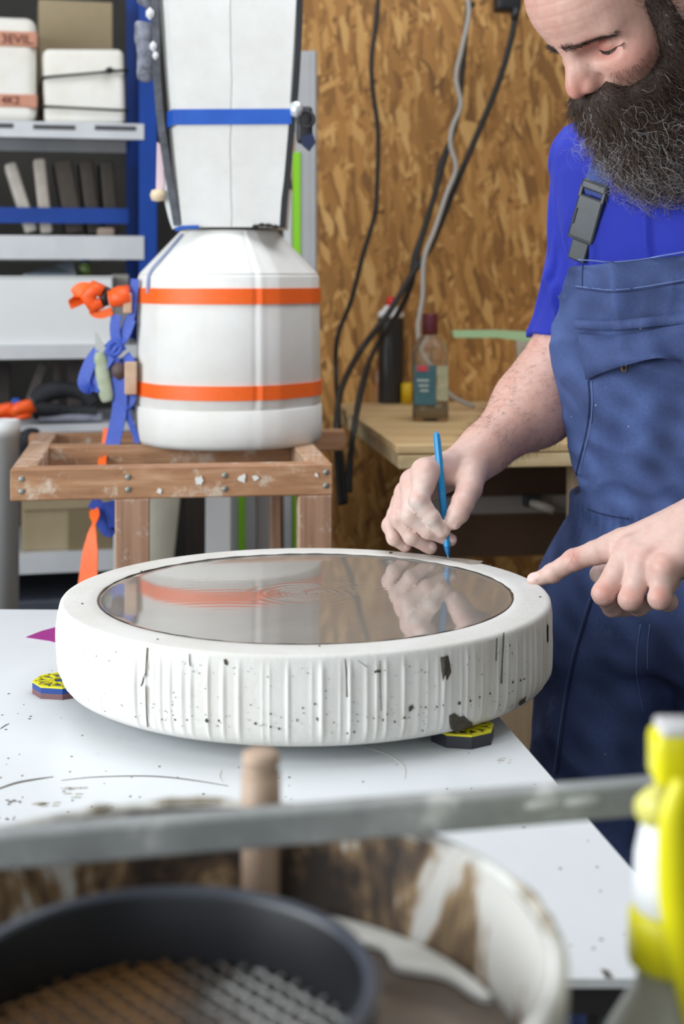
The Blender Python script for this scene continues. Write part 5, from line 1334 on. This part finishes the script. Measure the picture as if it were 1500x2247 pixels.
# hit point of a camera ray on a field (places buckle, seams and pocket on the cloth)
def hit(f, px, py, off=0.0, t0=1.45, t1=2.3):
    d = A3(P(px, py, 1.0)-Vector((0, 0, CAMZ))); ts_ = np.arange(t0, t1, .002, dtype=F32)
    v_ = f(np.array([0, 0, CAMZ], F32)+ts_[:, None]*d)
    i_ = int(np.argmax(v_ < off)); t_ = ts_[i_]
    if i_ and v_[i_] < off:
        a, b = v_[i_-1]-off, v_[i_]-off; t_ = ts_[i_-1]+.002*a/(a-b)
    return Vector([float(x) for x in (np.array([0, 0, CAMZ])+t_*d)])
# shirt ---------------------------------------------------------------------
SLE = SHR+(UPR-SHR)*.76
SLLE = SHL+(ELL-SHL)*.7
def f_shirt(p):
    d = loft(p, .004)
    s = rcone(p, SHR+A3((.003, 0, .0)), SLE, .054, .061)
    fold = gnoise(p*np.array([1, 1, .28], F32), 75, 21)
    s = s+.0060*fold*np.clip((SHR[2]+.03-p[:, 2])/.15, 0, 1)
    ang = np.arctan2(p[:, 1]-1.99, p[:, 0]-.325)
    s = s-.0055*np.sin(ang*6+p[:, 2]*14+gnoise(p,14,23)*1.5)*np.clip((1.47-p[:, 2])/.2, 0, 1)
    for (a0, am, w0, tw) in ((-2.75, .006, .10, 1.2), (-2.25, .008, .13, -1.0), (-1.75, .008, .12, .8), (-3.05, .004, .08, .5)):
        dA = ang-a0-tw*(p[:, 2]-1.32)-.25*np.sin(p[:, 2]*26+a0*3); s = s+am*np.exp(-(dA/w0)**2)*np.clip((1.50-p[:, 2])/.12, 0, 1)
    s = smax(s, (SLE[2]-.028-p[:, 2]-.10*(p[:, 0]-SLE[0])).astype(F32), .003)
    d = smin(d, s, .035)
    sl = rcone(p, SHL, SLLE, .068, .068); d = smin(d, smax(sl, SLLE[2]-p[:, 2]-.03, .003), .035)
    up_ = smax(f_arms(p)-.0038, (SLE[2]-.030-p[:, 2]-.10*(p[:, 0]-SLE[0])).astype(F32), .002); d = np.where(p[:, 0] < .44, np.minimum(d, up_), d)
    nk = nrm((p-NECK1)*np.array([1, 1, .7], F32))-.080
    d = smax(d, -nk, .008)
    d = d-.0040*gnoise(p*np.array([1, 1, .5], F32), 34, 22)-.0075*ridged(p*np.array([1, 1, .35], F32), 62, 24)
    return smax(d, (1.05-p[:, 2]).astype(F32), .01)
sh_me = sdf_mesh('shirt', f_shirt, (.18, 1.55, 1.02), (.80, 2.14, 1.60), .0036)
tsh = NT('blue_jersey'); v = tsh.coord(); n1 = tsh.noise(700, 2, .5, v)
tsh.set(tsh.ramp(tsh.noise(10, 3, .5, v), [(.3, lin((22, 38, 156))), (.7, lin((28, 45, 170)))]), .8, 0, Sheen_Weight=.08); tsh.bump(n1, .12, .0006)
shirt = obj('shirt', sh_me, tsh.m, person, label='royal blue short-sleeved shirt')
# dungarees -------------------------------------------------------------------
HIPR, KNR, ANR = A3((.385, 2.005, .86)), A3((.352, 1.955, .48)), A3((.37, 2.0, .06))
HIPL, KNL, ANL = A3((.535, 1.905, .86)), A3((.54, 1.86, .48)), A3((.56, 1.92, .06))
BTOP = 1.330
def bib_w(z): return np.interp(z, [.98, 1.0, 1.06, 1.12, 1.20, 1.245, 1.28, BTOP, 1.4], [.095, .100, .127, .142, .155, .161, .153, .142, .142]).astype(F32)
def bib_b(z): return np.interp(z, [.97, 1.0, 1.05, 1.15, 1.24, 1.30, 1.40], [.120, .124, .131, .142, .150, .146, .134]).astype(F32)
def f_over(p):
    l, d_, z = body_ld(p)
    w = bib_w(z); a = w+.014; b = bib_b(z)
    q_ = (np.abs(l/a)**3.2+np.abs(d_/b)**3.2)**(1/3.2)
    bib = (q_-1)*np.minimum(a, b)*.9
    fold = ridged(p*np.array([1, 1, .5], F32), 34, 37)*.0080+ridged(p*np.array([1, 1, .8], F32), 75, 39)*.0032+gnoise(p*np.array([1, 1, .45], F32), 42, 31)*.0040+gnoise(p, 95, 32)*.0018+gnoise(p*np.array([1, 1, .6], F32), 170, 36)*.0006
    # diagonal pull folds under the hem and over the belly
    fold = fold+.0030*np.sin((l*.8+z*.55)*95)*np.exp(-((z-1.19)/.06)**2)+.0022*np.sin((l*1.0-z*.35)*110)*np.exp(-((z-1.27)/.035)**2)
    bib = bib-fold
    bib = smax(bib, np.abs(l)-w, .004)
    bib = smax(bib, z-(BTOP+.006*np.sin(l*16+.6)+.05*np.clip(l, -.1, .15)*.5), .002)
    bib = smax(bib, .02-d_, .004)
    band_ = np.abs(z-(BTOP-.017))-.017                                  # doubled hem
    bib = np.where((band_ < 0), bib-.0016, bib)
    bib = smax(bib, 1.004-z, .004)
    tr_ = loft(p, .016, n=2.2)
    tr_ = smax(tr_, z-1.020, .008); tr_ = smax(tr_, .80-z, .03)
    gath = np.exp(-((z-.988)/.020)**2)                                  # elastic gather at the waist
    tr_ = tr_+gath*.0036*np.sin(np.arctan2(d_, l)*60+gnoise(p, 60, 45))+gath*.003
    lg = smin(rcone(p, HIPR, KNR, .112, .092), rcone(p, KNR, ANR, .092, .080), .04)
    lg = smin(lg, smin(rcone(p, HIPL, KNL, .112, .092), rcone(p, KNL, ANL, .092, .080), .04), .02)
    lg = lg-.0090*ridged(p*np.array([1, 1, .7], F32), 26, 38)-.0060*gnoise(p*np.array([1, 1, .6], F32), 28, 33)-.0026*gnoise(p, 80, 34)
    tr_ = smin(tr_-.0030*gnoise(p*np.array([1, 1, .5], F32), 40, 35), lg, .045)
    # side seam ridge of the trousers
    return smin(tr_, bib, .010)
ov_me = sdf_mesh('dungarees', f_over, (.17, 1.62, .02), (.78, 2.20, 1.37), .0040)
co = vco_of(ov_me); l, d_, z = body_ld(co)
fade = np.clip(.5+.45*gnoise(co*np.array([1, 1, .6], F32), 36, 41)+.3*gnoise(co, 120, 42), 0, 1)
c1, c2 = np.array(lin((42, 55, 94))[:3], F32), np.array(lin((84, 106, 162))[:3], F32)
vcol(ov_me, 'tone', (c1+(c2-c1)*fade[:, None]).astype(F32))
dn = NT('denim'); va_ = dn.node('ShaderNodeVertexColor', layer_name='tone'); v = dn.coord()
c_ = dn.mix(.22, va_.outputs['Color'], dn.ramp(dn.noise(260, 4, .7, v), [(.3, (.2, .2, .2, 1)), (.7, (.8, .8, .8, 1))]), 'OVERLAY')
ds = dn.node('ShaderNodeTexVoronoi'); ds.inputs['Scale'].default_value = 46; dn.link(v, ds.inputs['Vector'])
sepc = dn.node('ShaderNodeSeparateColor'); dn.link(ds.outputs['Color'], sepc.inputs[0])
spot = dn.math('MULTIPLY', dn.math('LESS_THAN', ds.outputs['Distance'], .038), dn.math('GREATER_THAN', sepc.outputs[0], .72))
c_ = dn.mix(spot, c_, lin((206, 208, 210)))
dust_ = dn.ramp(dn.noise(14, 6, .8, v), [(.60, (0, 0, 0, 1)), (.85, (1, 1, 1, 1))])
c_ = dn.mix(dn.math('MULTIPLY', dust_, .35), c_, lin((150, 160, 190)))
dn.set(c_, .85); dn.bump(dn.noise(700, 3, .6, v), .25, .0008); DENIM = dn.m
ov = obj('dungarees', ov_me, DENIM, person, label='faded blue bib dungarees with clay specks')
THREAD = mat('seam_thread', (120, 142, 196), .8); SEAM = mat('seam_dark', (40, 52, 92), .85)
def seam(pts, r, m, nm='seam', off=.0006):
    pp_ = spline([Vector((x, y, 0)) for (x, y) in pts], 5)
    obj(nm, B().tube([hit(f_over, p.x, p.y, off) for p in pp_], r, 5), m, ov)
seam([(1262, 632), (1290, 636), (1340, 641), (1400, 636), (1460, 626), (1520, 616)], .0010, SEAM)
seam([(1262, 628), (1290, 631), (1340, 636), (1400, 631), (1460, 621), (1520, 611)], .0006, THREAD)
seam([(1279, 573), (1277, 600), (1277, 632)], .0008, SEAM)
seam([(1268, 570), (1300, 572), (1340, 575), (1400, 570), (1460, 560), (1520, 550)], .0007, THREAD)
seam([(1290, 836), (1292, 880), (1287, 940), (1270, 1010), (1262, 1045)], .0010, SEAM)
seam([(1297, 836), (1299, 880), (1294, 940), (1277, 1010), (1268, 1050)], .0006, THREAD)
seam([(1290, 1118), (1320, 1128), (1350, 1134), (1376, 1138)], .0010, SEAM)
seam([(1300, 1310), (1282, 1370), (1262, 1440), (1246, 1520), (1234, 1600), (1222, 1700)], .0013, SEAM)
seam([(1294, 1312), (1275, 1372), (1255, 1442), (1239, 1522), (1227, 1602), (1214, 1700)], .0006, THREAD)
seam([(1405, 1370), (1398, 1420), (1396, 1480), (1410, 1560)], .0008, THREAD)
seam([(1425, 1370), (1420, 1420), (1420, 1470)], .0006, THREAD)
# breast pocket with elastic top and a curling flap
def patch(poly_rows, m, nm, off, thick=.0024):
    """grid of pixel rows laid on the cloth, pushed out by off(u, v)"""
    nr2, nc2 = len(poly_rows), 28; vs_, fs_ = [], []
    for side in (0, 1):
        for i, row in enumerate(poly_rows):
            rr_ = spline([Vector((x, y, 0)) for (x, y) in row], 7); n_ = len(rr_)
            for j in range(nc2):
                t_ = j/(nc2-1)*(n_-1); a = int(t_); fr_ = t_-a; p = rr_[a].lerp(rr_[min(a+1, n_-1)], fr_)
                vs_.append(hit(f_over, p.x, p.y, off(i/(nr2-1), j/(nc2-1))+(0 if side else thick)))
    N = nr2*nc2
    for i in range(nr2-1):
        for j in range(nc2-1):
            a = i*nc2+j; fs_.append((a, a+1, a+nc2+1, a+nc2)); fs_.append((N+a, N+a+nc2, N+a+nc2+1, N+a+1))
    ring_ = [j for j in range(nc2)]+[i*nc2+nc2-1 for i in range(1, nr2)]+[(nr2-1)*nc2+j for j in range(nc2-2, -1, -1)]+[i*nc2 for i in range(nr2-2, 0, -1)]
    for a, b in zip(ring_, ring_[1:]+ring_[:1]): fs_.append((a, N+a, N+b, b))
    b_ = B(); b_.add(vs_, fs_, True); me_ = b_.mesh(nm)
    cc = np.tile(np.array(lin((64, 81, 128))[:3], F32), (len(me_.vertices), 1))*(1+.18*gnoise(vco_of(me_), 150, 44))[:, None]
    vcol(me_, 'tone', cc.astype(F32)); return obj(nm, me_, m, ov)
patch([[(1254, 700), (1330, 704), (1410, 697), (1520, 684)], [(1256, 710), (1330, 714), (1410, 708), (1520, 696)], [(1259, 720), (1332, 725), (1412, 719), (1520, 708)]], DENIM, 'pocket_elastic', lambda u, v: .0004+.0016*abs(math.sin(v*60)))
patch([[(1266, 732), (1320, 736), (1370, 735), (1430, 724), (1520, 706)], [(1272, 762), (1320, 766), (1372, 764), (1432, 748), (1520, 728)], [(1279, 800), (1322, 794), (1380, 786), (1440, 770), (1520, 760)], [(1284, 834), (1330, 814), (1385, 798), (1440, 786), (1480, 792), (1520, 808)]],
      DENIM, 'pocket_flap', lambda u, v: .001+.019*u*math.sin(PI*min(max(v*1.15, 0), 1))+.0022*math.sin(v*17+u*2))
bp = hit(f_over, 1368, 806, .003)
obj('button', B().tube([bp+Vector((.003*math.cos(a), -.001, .005*math.sin(a))) for a in [2*PI*i/14 for i in range(15)]], .0009, 6), mat('brass', (214, 176, 84), .3, metal=.8), ov)
# strap and black buckle over the right breast
def f_both(p): return np.minimum(f_shirt(p), f_over(p))
BUCK = mat('buckle_black', (40, 46, 52), .32, (52, 58, 64), 30)
sa, sb_ = hit(f_both, 1314, 392, .006), hit(f_both, 1266, 566, .008)
sx_ = (sa-sb_).normalized()
cn = Vector((-.60, -.80, 0)); cn = (cn-sx_*cn.dot(sx_)).normalized(); cw = cn.cross(sx_)
bz = (sa-sb_).length
def bpt(t_, w_=0, o_=0): return sb_+sx_*(bz*t_)+cw*w_+cn*o_
bk2 = obj('buckle', B().box(bpt(.50, 0, .004), (.038, .009, bz*.56), (cw, cn, sx_), .003, 2), BUCK, person, label='black plastic side-release buckle')
obj('buckle_top', B().box(bpt(.90, 0, .004), (.038, .010, bz*.12), (cw, cn, sx_), .003, 2), BUCK, bk2)
for s_ in (-1, 1): obj('buckle_arm', B().box(bpt(.81, s_*.0165, .004), (.006, .009, bz*.16), (cw, cn, sx_), .0015, 1), BUCK, bk2)
obj('buckle_tongue', B().box(bpt(.10, -.001, .002), (.026, .007, bz*.26), (cw, cn, sx_), .002, 1), BUCK, bk2)
obj('buckle_slot', B().box(bpt(.50, .0155, .0075), (.0045, .004, bz*.20), (cw, cn, sx_), .0008, 1), mat('slot_dark', (10, 11, 13), .5), bk2)
obj('buckle_groove', B().box(bpt(.245, 0, .0072), (.034, .003, bz*.035), (cw, cn, sx_)), MATS['slot_dark'], bk2)
stp = [bpt(.80, 0, .003), bpt(.9, 0, .006)]+[hit(f_shirt, x, y, .004) for (x, y) in ((1322, 372), (1334, 340))]+[Vector((.40, 1.93, 1.515)), Vector((.42, 1.97, 1.50))]
b_ = B().ribbon(spline(stp, 5), .034, .0024, cw); me_ = b_.mesh('strap'); vcol(me_, 'tone', np.tile(np.array(lin((66, 84, 146))[:3], F32), (len(me_.vertices), 1))); obj('strap', me_, DENIM, person)
# shoes
for (a, s_) in ((ANR, 1), (ANL, 1)):
    o_ = a; b_ = B()
    pth = [Vector((float(o_[0])+.02, float(o_[1])+.03, .045)), Vector((float(o_[0])-.04, float(o_[1])-.05, .045)), Vector((float(o_[0])-.10, float(o_[1])-.13, .035))]
    obj('shoe', b_.tube(pth, [.044, .044, .034], 16), BLACK, person)
# ------------------------------------------------------------------ hair: beard, brows, lashes
def f_beard(q_):
    ax_ = q_.copy(); ax_[:, 0] = np.abs(ax_[:, 0])
    d = ell(q_, (0, .058, -.118), (.066, .054, .078))
    d = smin(d, ell(q_, (0, .088, -.080), (.046, .030, .030)), .03)
    d = smin(d, ell(ax_, (.020, .092, -.060), (.024, .016, .013)), .012)
    d = smin(d, rcone(ax_, A3((.070, .004, .045)), A3((.062, .014, -.060)), .013, .024), .02)
    d = smin(d, rcone(ax_, A3((.050, .045, -.062)), A3((.055, .020, -.075)), .014, .022), .02)
    return d+.0035*gnoise(q_, 150, 51)
HL_lo, HL_hi = np.array([-.13, -.06, -.25]), np.array([.13, .15, .06])
bm_me = sdf_mesh('beard', f_beard, HL_lo, HL_hi, .0032)
bl_co = vco_of(bm_me)
nb_ = np.empty(len(bl_co)*3, F32); bm_me.vertices.foreach_get('normal', nb_); nb_ = nb_.reshape(-1, 3)
inside = head_local(bl_co) < -.002
cand = np.nonzero(~inside)[0]
wco = from_head(bl_co); bm_me.vertices.foreach_set('co', wco.astype(F32).ravel()); bm_me.update()
hm = NT('beard_base'); v = hm.coord(); hm.set(hm.ramp(hm.noise(120, 4, .7, v), [(.35, lin((40, 31, 26))), (.7, lin((70, 55, 46)))]), .7); hm.bump(hm.noise(300, 3, .6, v), .6, .002)
beard = obj('beard', bm_me, hm.m, person, label='long curly dark brown beard with grey tips')
def strands(name, roots, dirs, lens, curl, r0, cols, parent, npt=7, grav=None):
    """thin three-sided tubes, one per hair; all arrays in world space"""
    n_ = len(roots); rng_ = np.random.default_rng(len(roots))
    d = dirs/np.linalg.norm(dirs, axis=1)[:, None]
    ph = rng_.uniform(0, 6.28, (n_, 1)); fq = rng_.uniform(.6, 1.9, (n_, 1)); cu = curl*rng_.uniform(.3, 1.5, (n_, 1))
    e1_ = np.cross(d, rng_.normal(size=(n_, 3))); e1_ /= np.linalg.norm(e1_, axis=1)[:, None]; e2_ = np.cross(d, e1_)
    pts_ = []
    for i in range(npt):
        t_ = i/(npt-1); L = lens[:, None]*t_
        p = roots+d*L+e1_*(cu*lens[:, None]*t_*np.sin(fq*6.28*t_+ph))+e2_*(cu*lens[:, None]*t_*np.cos(fq*6.28*t_+ph))
        if grav is not None: p = p+grav*(lens[:, None]*t_*t_)
        pts_.append(p)
    pts_ = np.stack(pts_, 1)
    tg_ = np.gradient(pts_, axis=1); tg_ /= np.maximum(np.linalg.norm(tg_, axis=2, keepdims=True), 1e-9)
    ref_ = e1_[:, None, :]; xx = np.cross(tg_, np.broadcast_to(ref_, tg_.shape)); xx /= np.maximum(np.linalg.norm(xx, axis=2, keepdims=True), 1e-9); yy = np.cross(tg_, xx)
    rad = r0*np.linspace(1, .35, npt)[None, :, None]
    vv = np.stack([pts_+rad*(math.cos(a)*xx+math.sin(a)*yy) for a in (0, 2.094, 4.189)], 2)     # n, npt, 3, 3
    vs_ = vv.reshape(-1, 3); idx = np.arange(n_*npt*3).reshape(n_, npt, 3)
    fs_ = np.concatenate([np.stack([idx[:, :-1, k_], idx[:, :-1, (k_+1) % 3], idx[:, 1:, (k_+1) % 3], idx[:, 1:, k_]], -1).reshape(-1, 4) for k_ in range(3)])
    me_ = mesh_np(name, vs_, fs_); vcol(me_, 'tone', np.repeat(cols, npt*3, 0).astype(F32))
    return obj(name, me_, HAIR, parent, kind='stuff')
ht = NT('hair'); va_ = ht.node('ShaderNodeVertexColor', layer_name='tone'); ht.link(va_.outputs['Color'], ht.b.inputs['Base Color']); ht.set(None, .42); HAIR = ht.m
def lc(*c): return np.array(lin(c)[:3], F32)
def mixcol(n_, grey_p, brown=(98, 73, 56), dark=(40, 31, 27), grey=(196, 192, 190)):
    r = RNG.random(n_); g = RNG.random(n_) < grey_p
    c_ = lc(*dark)+(lc(*brown)-lc(*dark))*r[:, None]
    gc = lc(*grey)*RNG.uniform(.45, 1.15, n_)[:, None]
    return np.where(g[:, None], gc, c_)
NB = 9000
pick = RNG.choice(cand, NB)
rl_ = bl_co[pick]; nl = nb_[pick]
down = np.array([0, -.10, -1.0])
dl = nl*.65+down*.75+RNG.normal(size=(NB, 3))*.28
must = np.exp(-((rl_[:, 2]+.058)/.018)**2)*(rl_[:, 1] > .07)
dl = dl+must[:, None]*np.stack([np.sign(rl_[:, 0])*.5, np.full(NB, .1), np.full(NB, -.4)], 1)
lower = np.clip((-.075-rl_[:, 2])/.09, 0, 1)
ln2 = (.012+.016*lower)*RNG.uniform(.6, 1.5, NB)*HSC
side_ = np.clip((rl_[:, 2]+.05)/.05, 0, 1)*(rl_[:, 1] < .05); ln2 = ln2*(1-.55*side_)
strands('beard_hair', from_head(rl_), dl@HM.T, ln2*1.1, .14+.20*lower[:, None], .00030, mixcol(NB, np.clip(.03+.42*lower**1.3, 0, 1)), beard, 8)
NL = 420                                                # long stray curls
pick = RNG.choice(cand[bl_co[cand][:, 2] < -.085], NL); rl_ = bl_co[pick]
dl = nb_[pick]*.8+down*.5+RNG.normal(size=(NL, 3))*.5
strands('stray_curls', from_head(rl_), dl@HM.T, RNG.uniform(.022, .045, NL)*HSC, .34, .00024, mixcol(NL, .75, grey=(206, 206, 208)), beard, 14)
# cheek stubble into sideburns, hair at the side and back of the head
hv = to_head(vco_of(body_me)+np.array(world_loc(person)+person.children[0].location, F32)) if False else None
sr = RNG.uniform(-1, 1, (200000, 3))*np.array([.10, .13, .14])+np.array([0, -.005, .02]); sr = sr.astype(F32)
dv_ = head_local(sr); near = np.abs(dv_) < .012; sr = sr[near]; dv_ = dv_[near]
eps = 1e-3; gv = np.stack([head_local(sr+np.eye(3, dtype=F32)[i]*F32(eps))-dv_ for i in range(3)], 1)/eps; gv /= np.maximum(np.linalg.norm(gv, axis=1)[:, None], 1e-6)
sr = sr-gv*dv_[:, None]
ax0 = np.abs(sr[:, 0])
sidehair = (ax0 > .045) & (sr[:, 1] < .030+.015*np.clip((sr[:, 2])/.06, -1, 1)) & (sr[:, 2] > -.03) & (sr[:, 2] < .085) | ((sr[:, 1] < -.03) & (sr[:, 2] > -.06))
cheek = (ax0 > .030) & (sr[:, 2] < -.030-.10*(sr[:, 1]-.055)) & (sr[:, 2] > -.085) & (sr[:, 1] > .01)
for (mk, nn_, L0, L1, nm) in ((sidehair, 3600, .006, .014, 'side_hair'), (cheek, 2200, .004, .010, 'cheek_hair')):
    ii_ = np.nonzero(mk)[0]; ii_ = RNG.choice(ii_, min(nn_, len(ii_)*3)); n_ = len(ii_)
    dl = gv[ii_]*.5+np.array([0, -.25, -1.0])*.7+RNG.normal(size=(n_, 3))*.25
    strands(nm, from_head(sr[ii_]), dl@HM.T, RNG.uniform(L0, L1, n_)*HSC, .14, .00016, mixcol(n_, .05, (120, 92, 74), (66, 50, 42)), beard if nm == 'cheek_hair' else person, 5)
def on_face(pts_l):
    q_ = np.array(pts_l, F32)
    for _ in range(6):
        d = head_local(q_); g = np.stack([head_local(q_+np.eye(3, dtype=F32)[i]*F32(eps))-d for i in range(3)], 1)/eps
        q_ = q_-g*d[:, None]/np.maximum((g*g).sum(1), .2)[:, None]
    return q_, g
for s_ in (1, -1):                                       # eyebrows
    n_ = 520; t_ = RNG.random(n_); xx = s_*(.004+.054*t_); zz = .0140+.0030*np.sin(t_*2.9)-.0045*t_+RNG.normal(size=n_)*.0021*(1.1-.6*t_)
    q_, g = on_face(np.stack([xx, .094-.032*t_**1.5, zz], 1)); g /= np.linalg.norm(g, axis=1)[:, None]
    dl = g*.35+np.stack([np.full(n_, s_*1.0)*(.4+t_), -.3*t_, .45-.6*t_], 1)+RNG.normal(size=(n_, 3))*.15
    strands('eyebrow', from_head(q_), dl@HM.T, RNG.uniform(.005, .010, n_)*HSC, .08, .00020, mixcol(n_, .0, (74, 58, 48), (34, 27, 24)), person, 5)
    n_ = 130; t_ = np.linspace(0, 1, n_); th_ = np.radians(-58+132*t_); ph_ = np.radians(-6-24*np.sin(PI*t_)**.8)
    q_ = np.stack([s_*(.0350+.0193*np.sin(th_)*np.cos(ph_)), .0575+.0178*np.cos(th_)*np.cos(ph_), -.005+.0130*np.sin(ph_)], 1).astype(F32)
    g = (q_-np.array([s_*.035, .0575, -.005], F32)); g /= np.linalg.norm(g, axis=1)[:, None]
    for _ in range(8): q_ = (q_+g*np.maximum(.0003-head_local(q_.astype(F32)), 0)[:, None]).astype(F32)
    dl = g*.6+np.array([0, .1, -.95])+np.stack([s_*.5*(t_-.4), 0*t_, 0*t_], 1)+RNG.normal(size=(n_, 3))*.08
    strands('eyelashes', from_head(q_), dl@HM.T, RNG.uniform(.005, .0080, n_)*HSC, .05, .00018, mixcol(n_, 0, (26, 20, 18), (16, 13, 12)), person, 5)
    obj('lash_line', B().tube([Vector([float(x) for x in from_head(p)]) for p in q_[::6]], .00042, 5), mat('lash_dark', (70, 48, 42), .6), person)
# fine hair on the near forearm
n_ = 1500; t_ = RNG.uniform(.08, .92, n_); an = RNG.uniform(0, 6.28, n_)
axv = (WRR-ELR); axn = axv/np.linalg.norm(axv); e1_ = np.cross(axn, [0, 0, 1]); e1_ /= np.linalg.norm(e1_); e2_ = np.cross(axn, e1_)
out = np.cos(an)[:, None]*e1_+np.sin(an)[:, None]*e2_
r_ = (ELR+axv*t_[:, None]+out*.06).astype(F32)
for _ in range(5): r_ = (r_-out*f_body(r_)[:, None]*.8).astype(F32)
strands('arm_hair', r_, out*.30+axn*.8+RNG.normal(size=(n_, 3))*.25, RNG.uniform(.008, .016, n_), .12, .00013, mixcol(n_, 0, (104, 76, 58), (70, 52, 42)), person, 5)
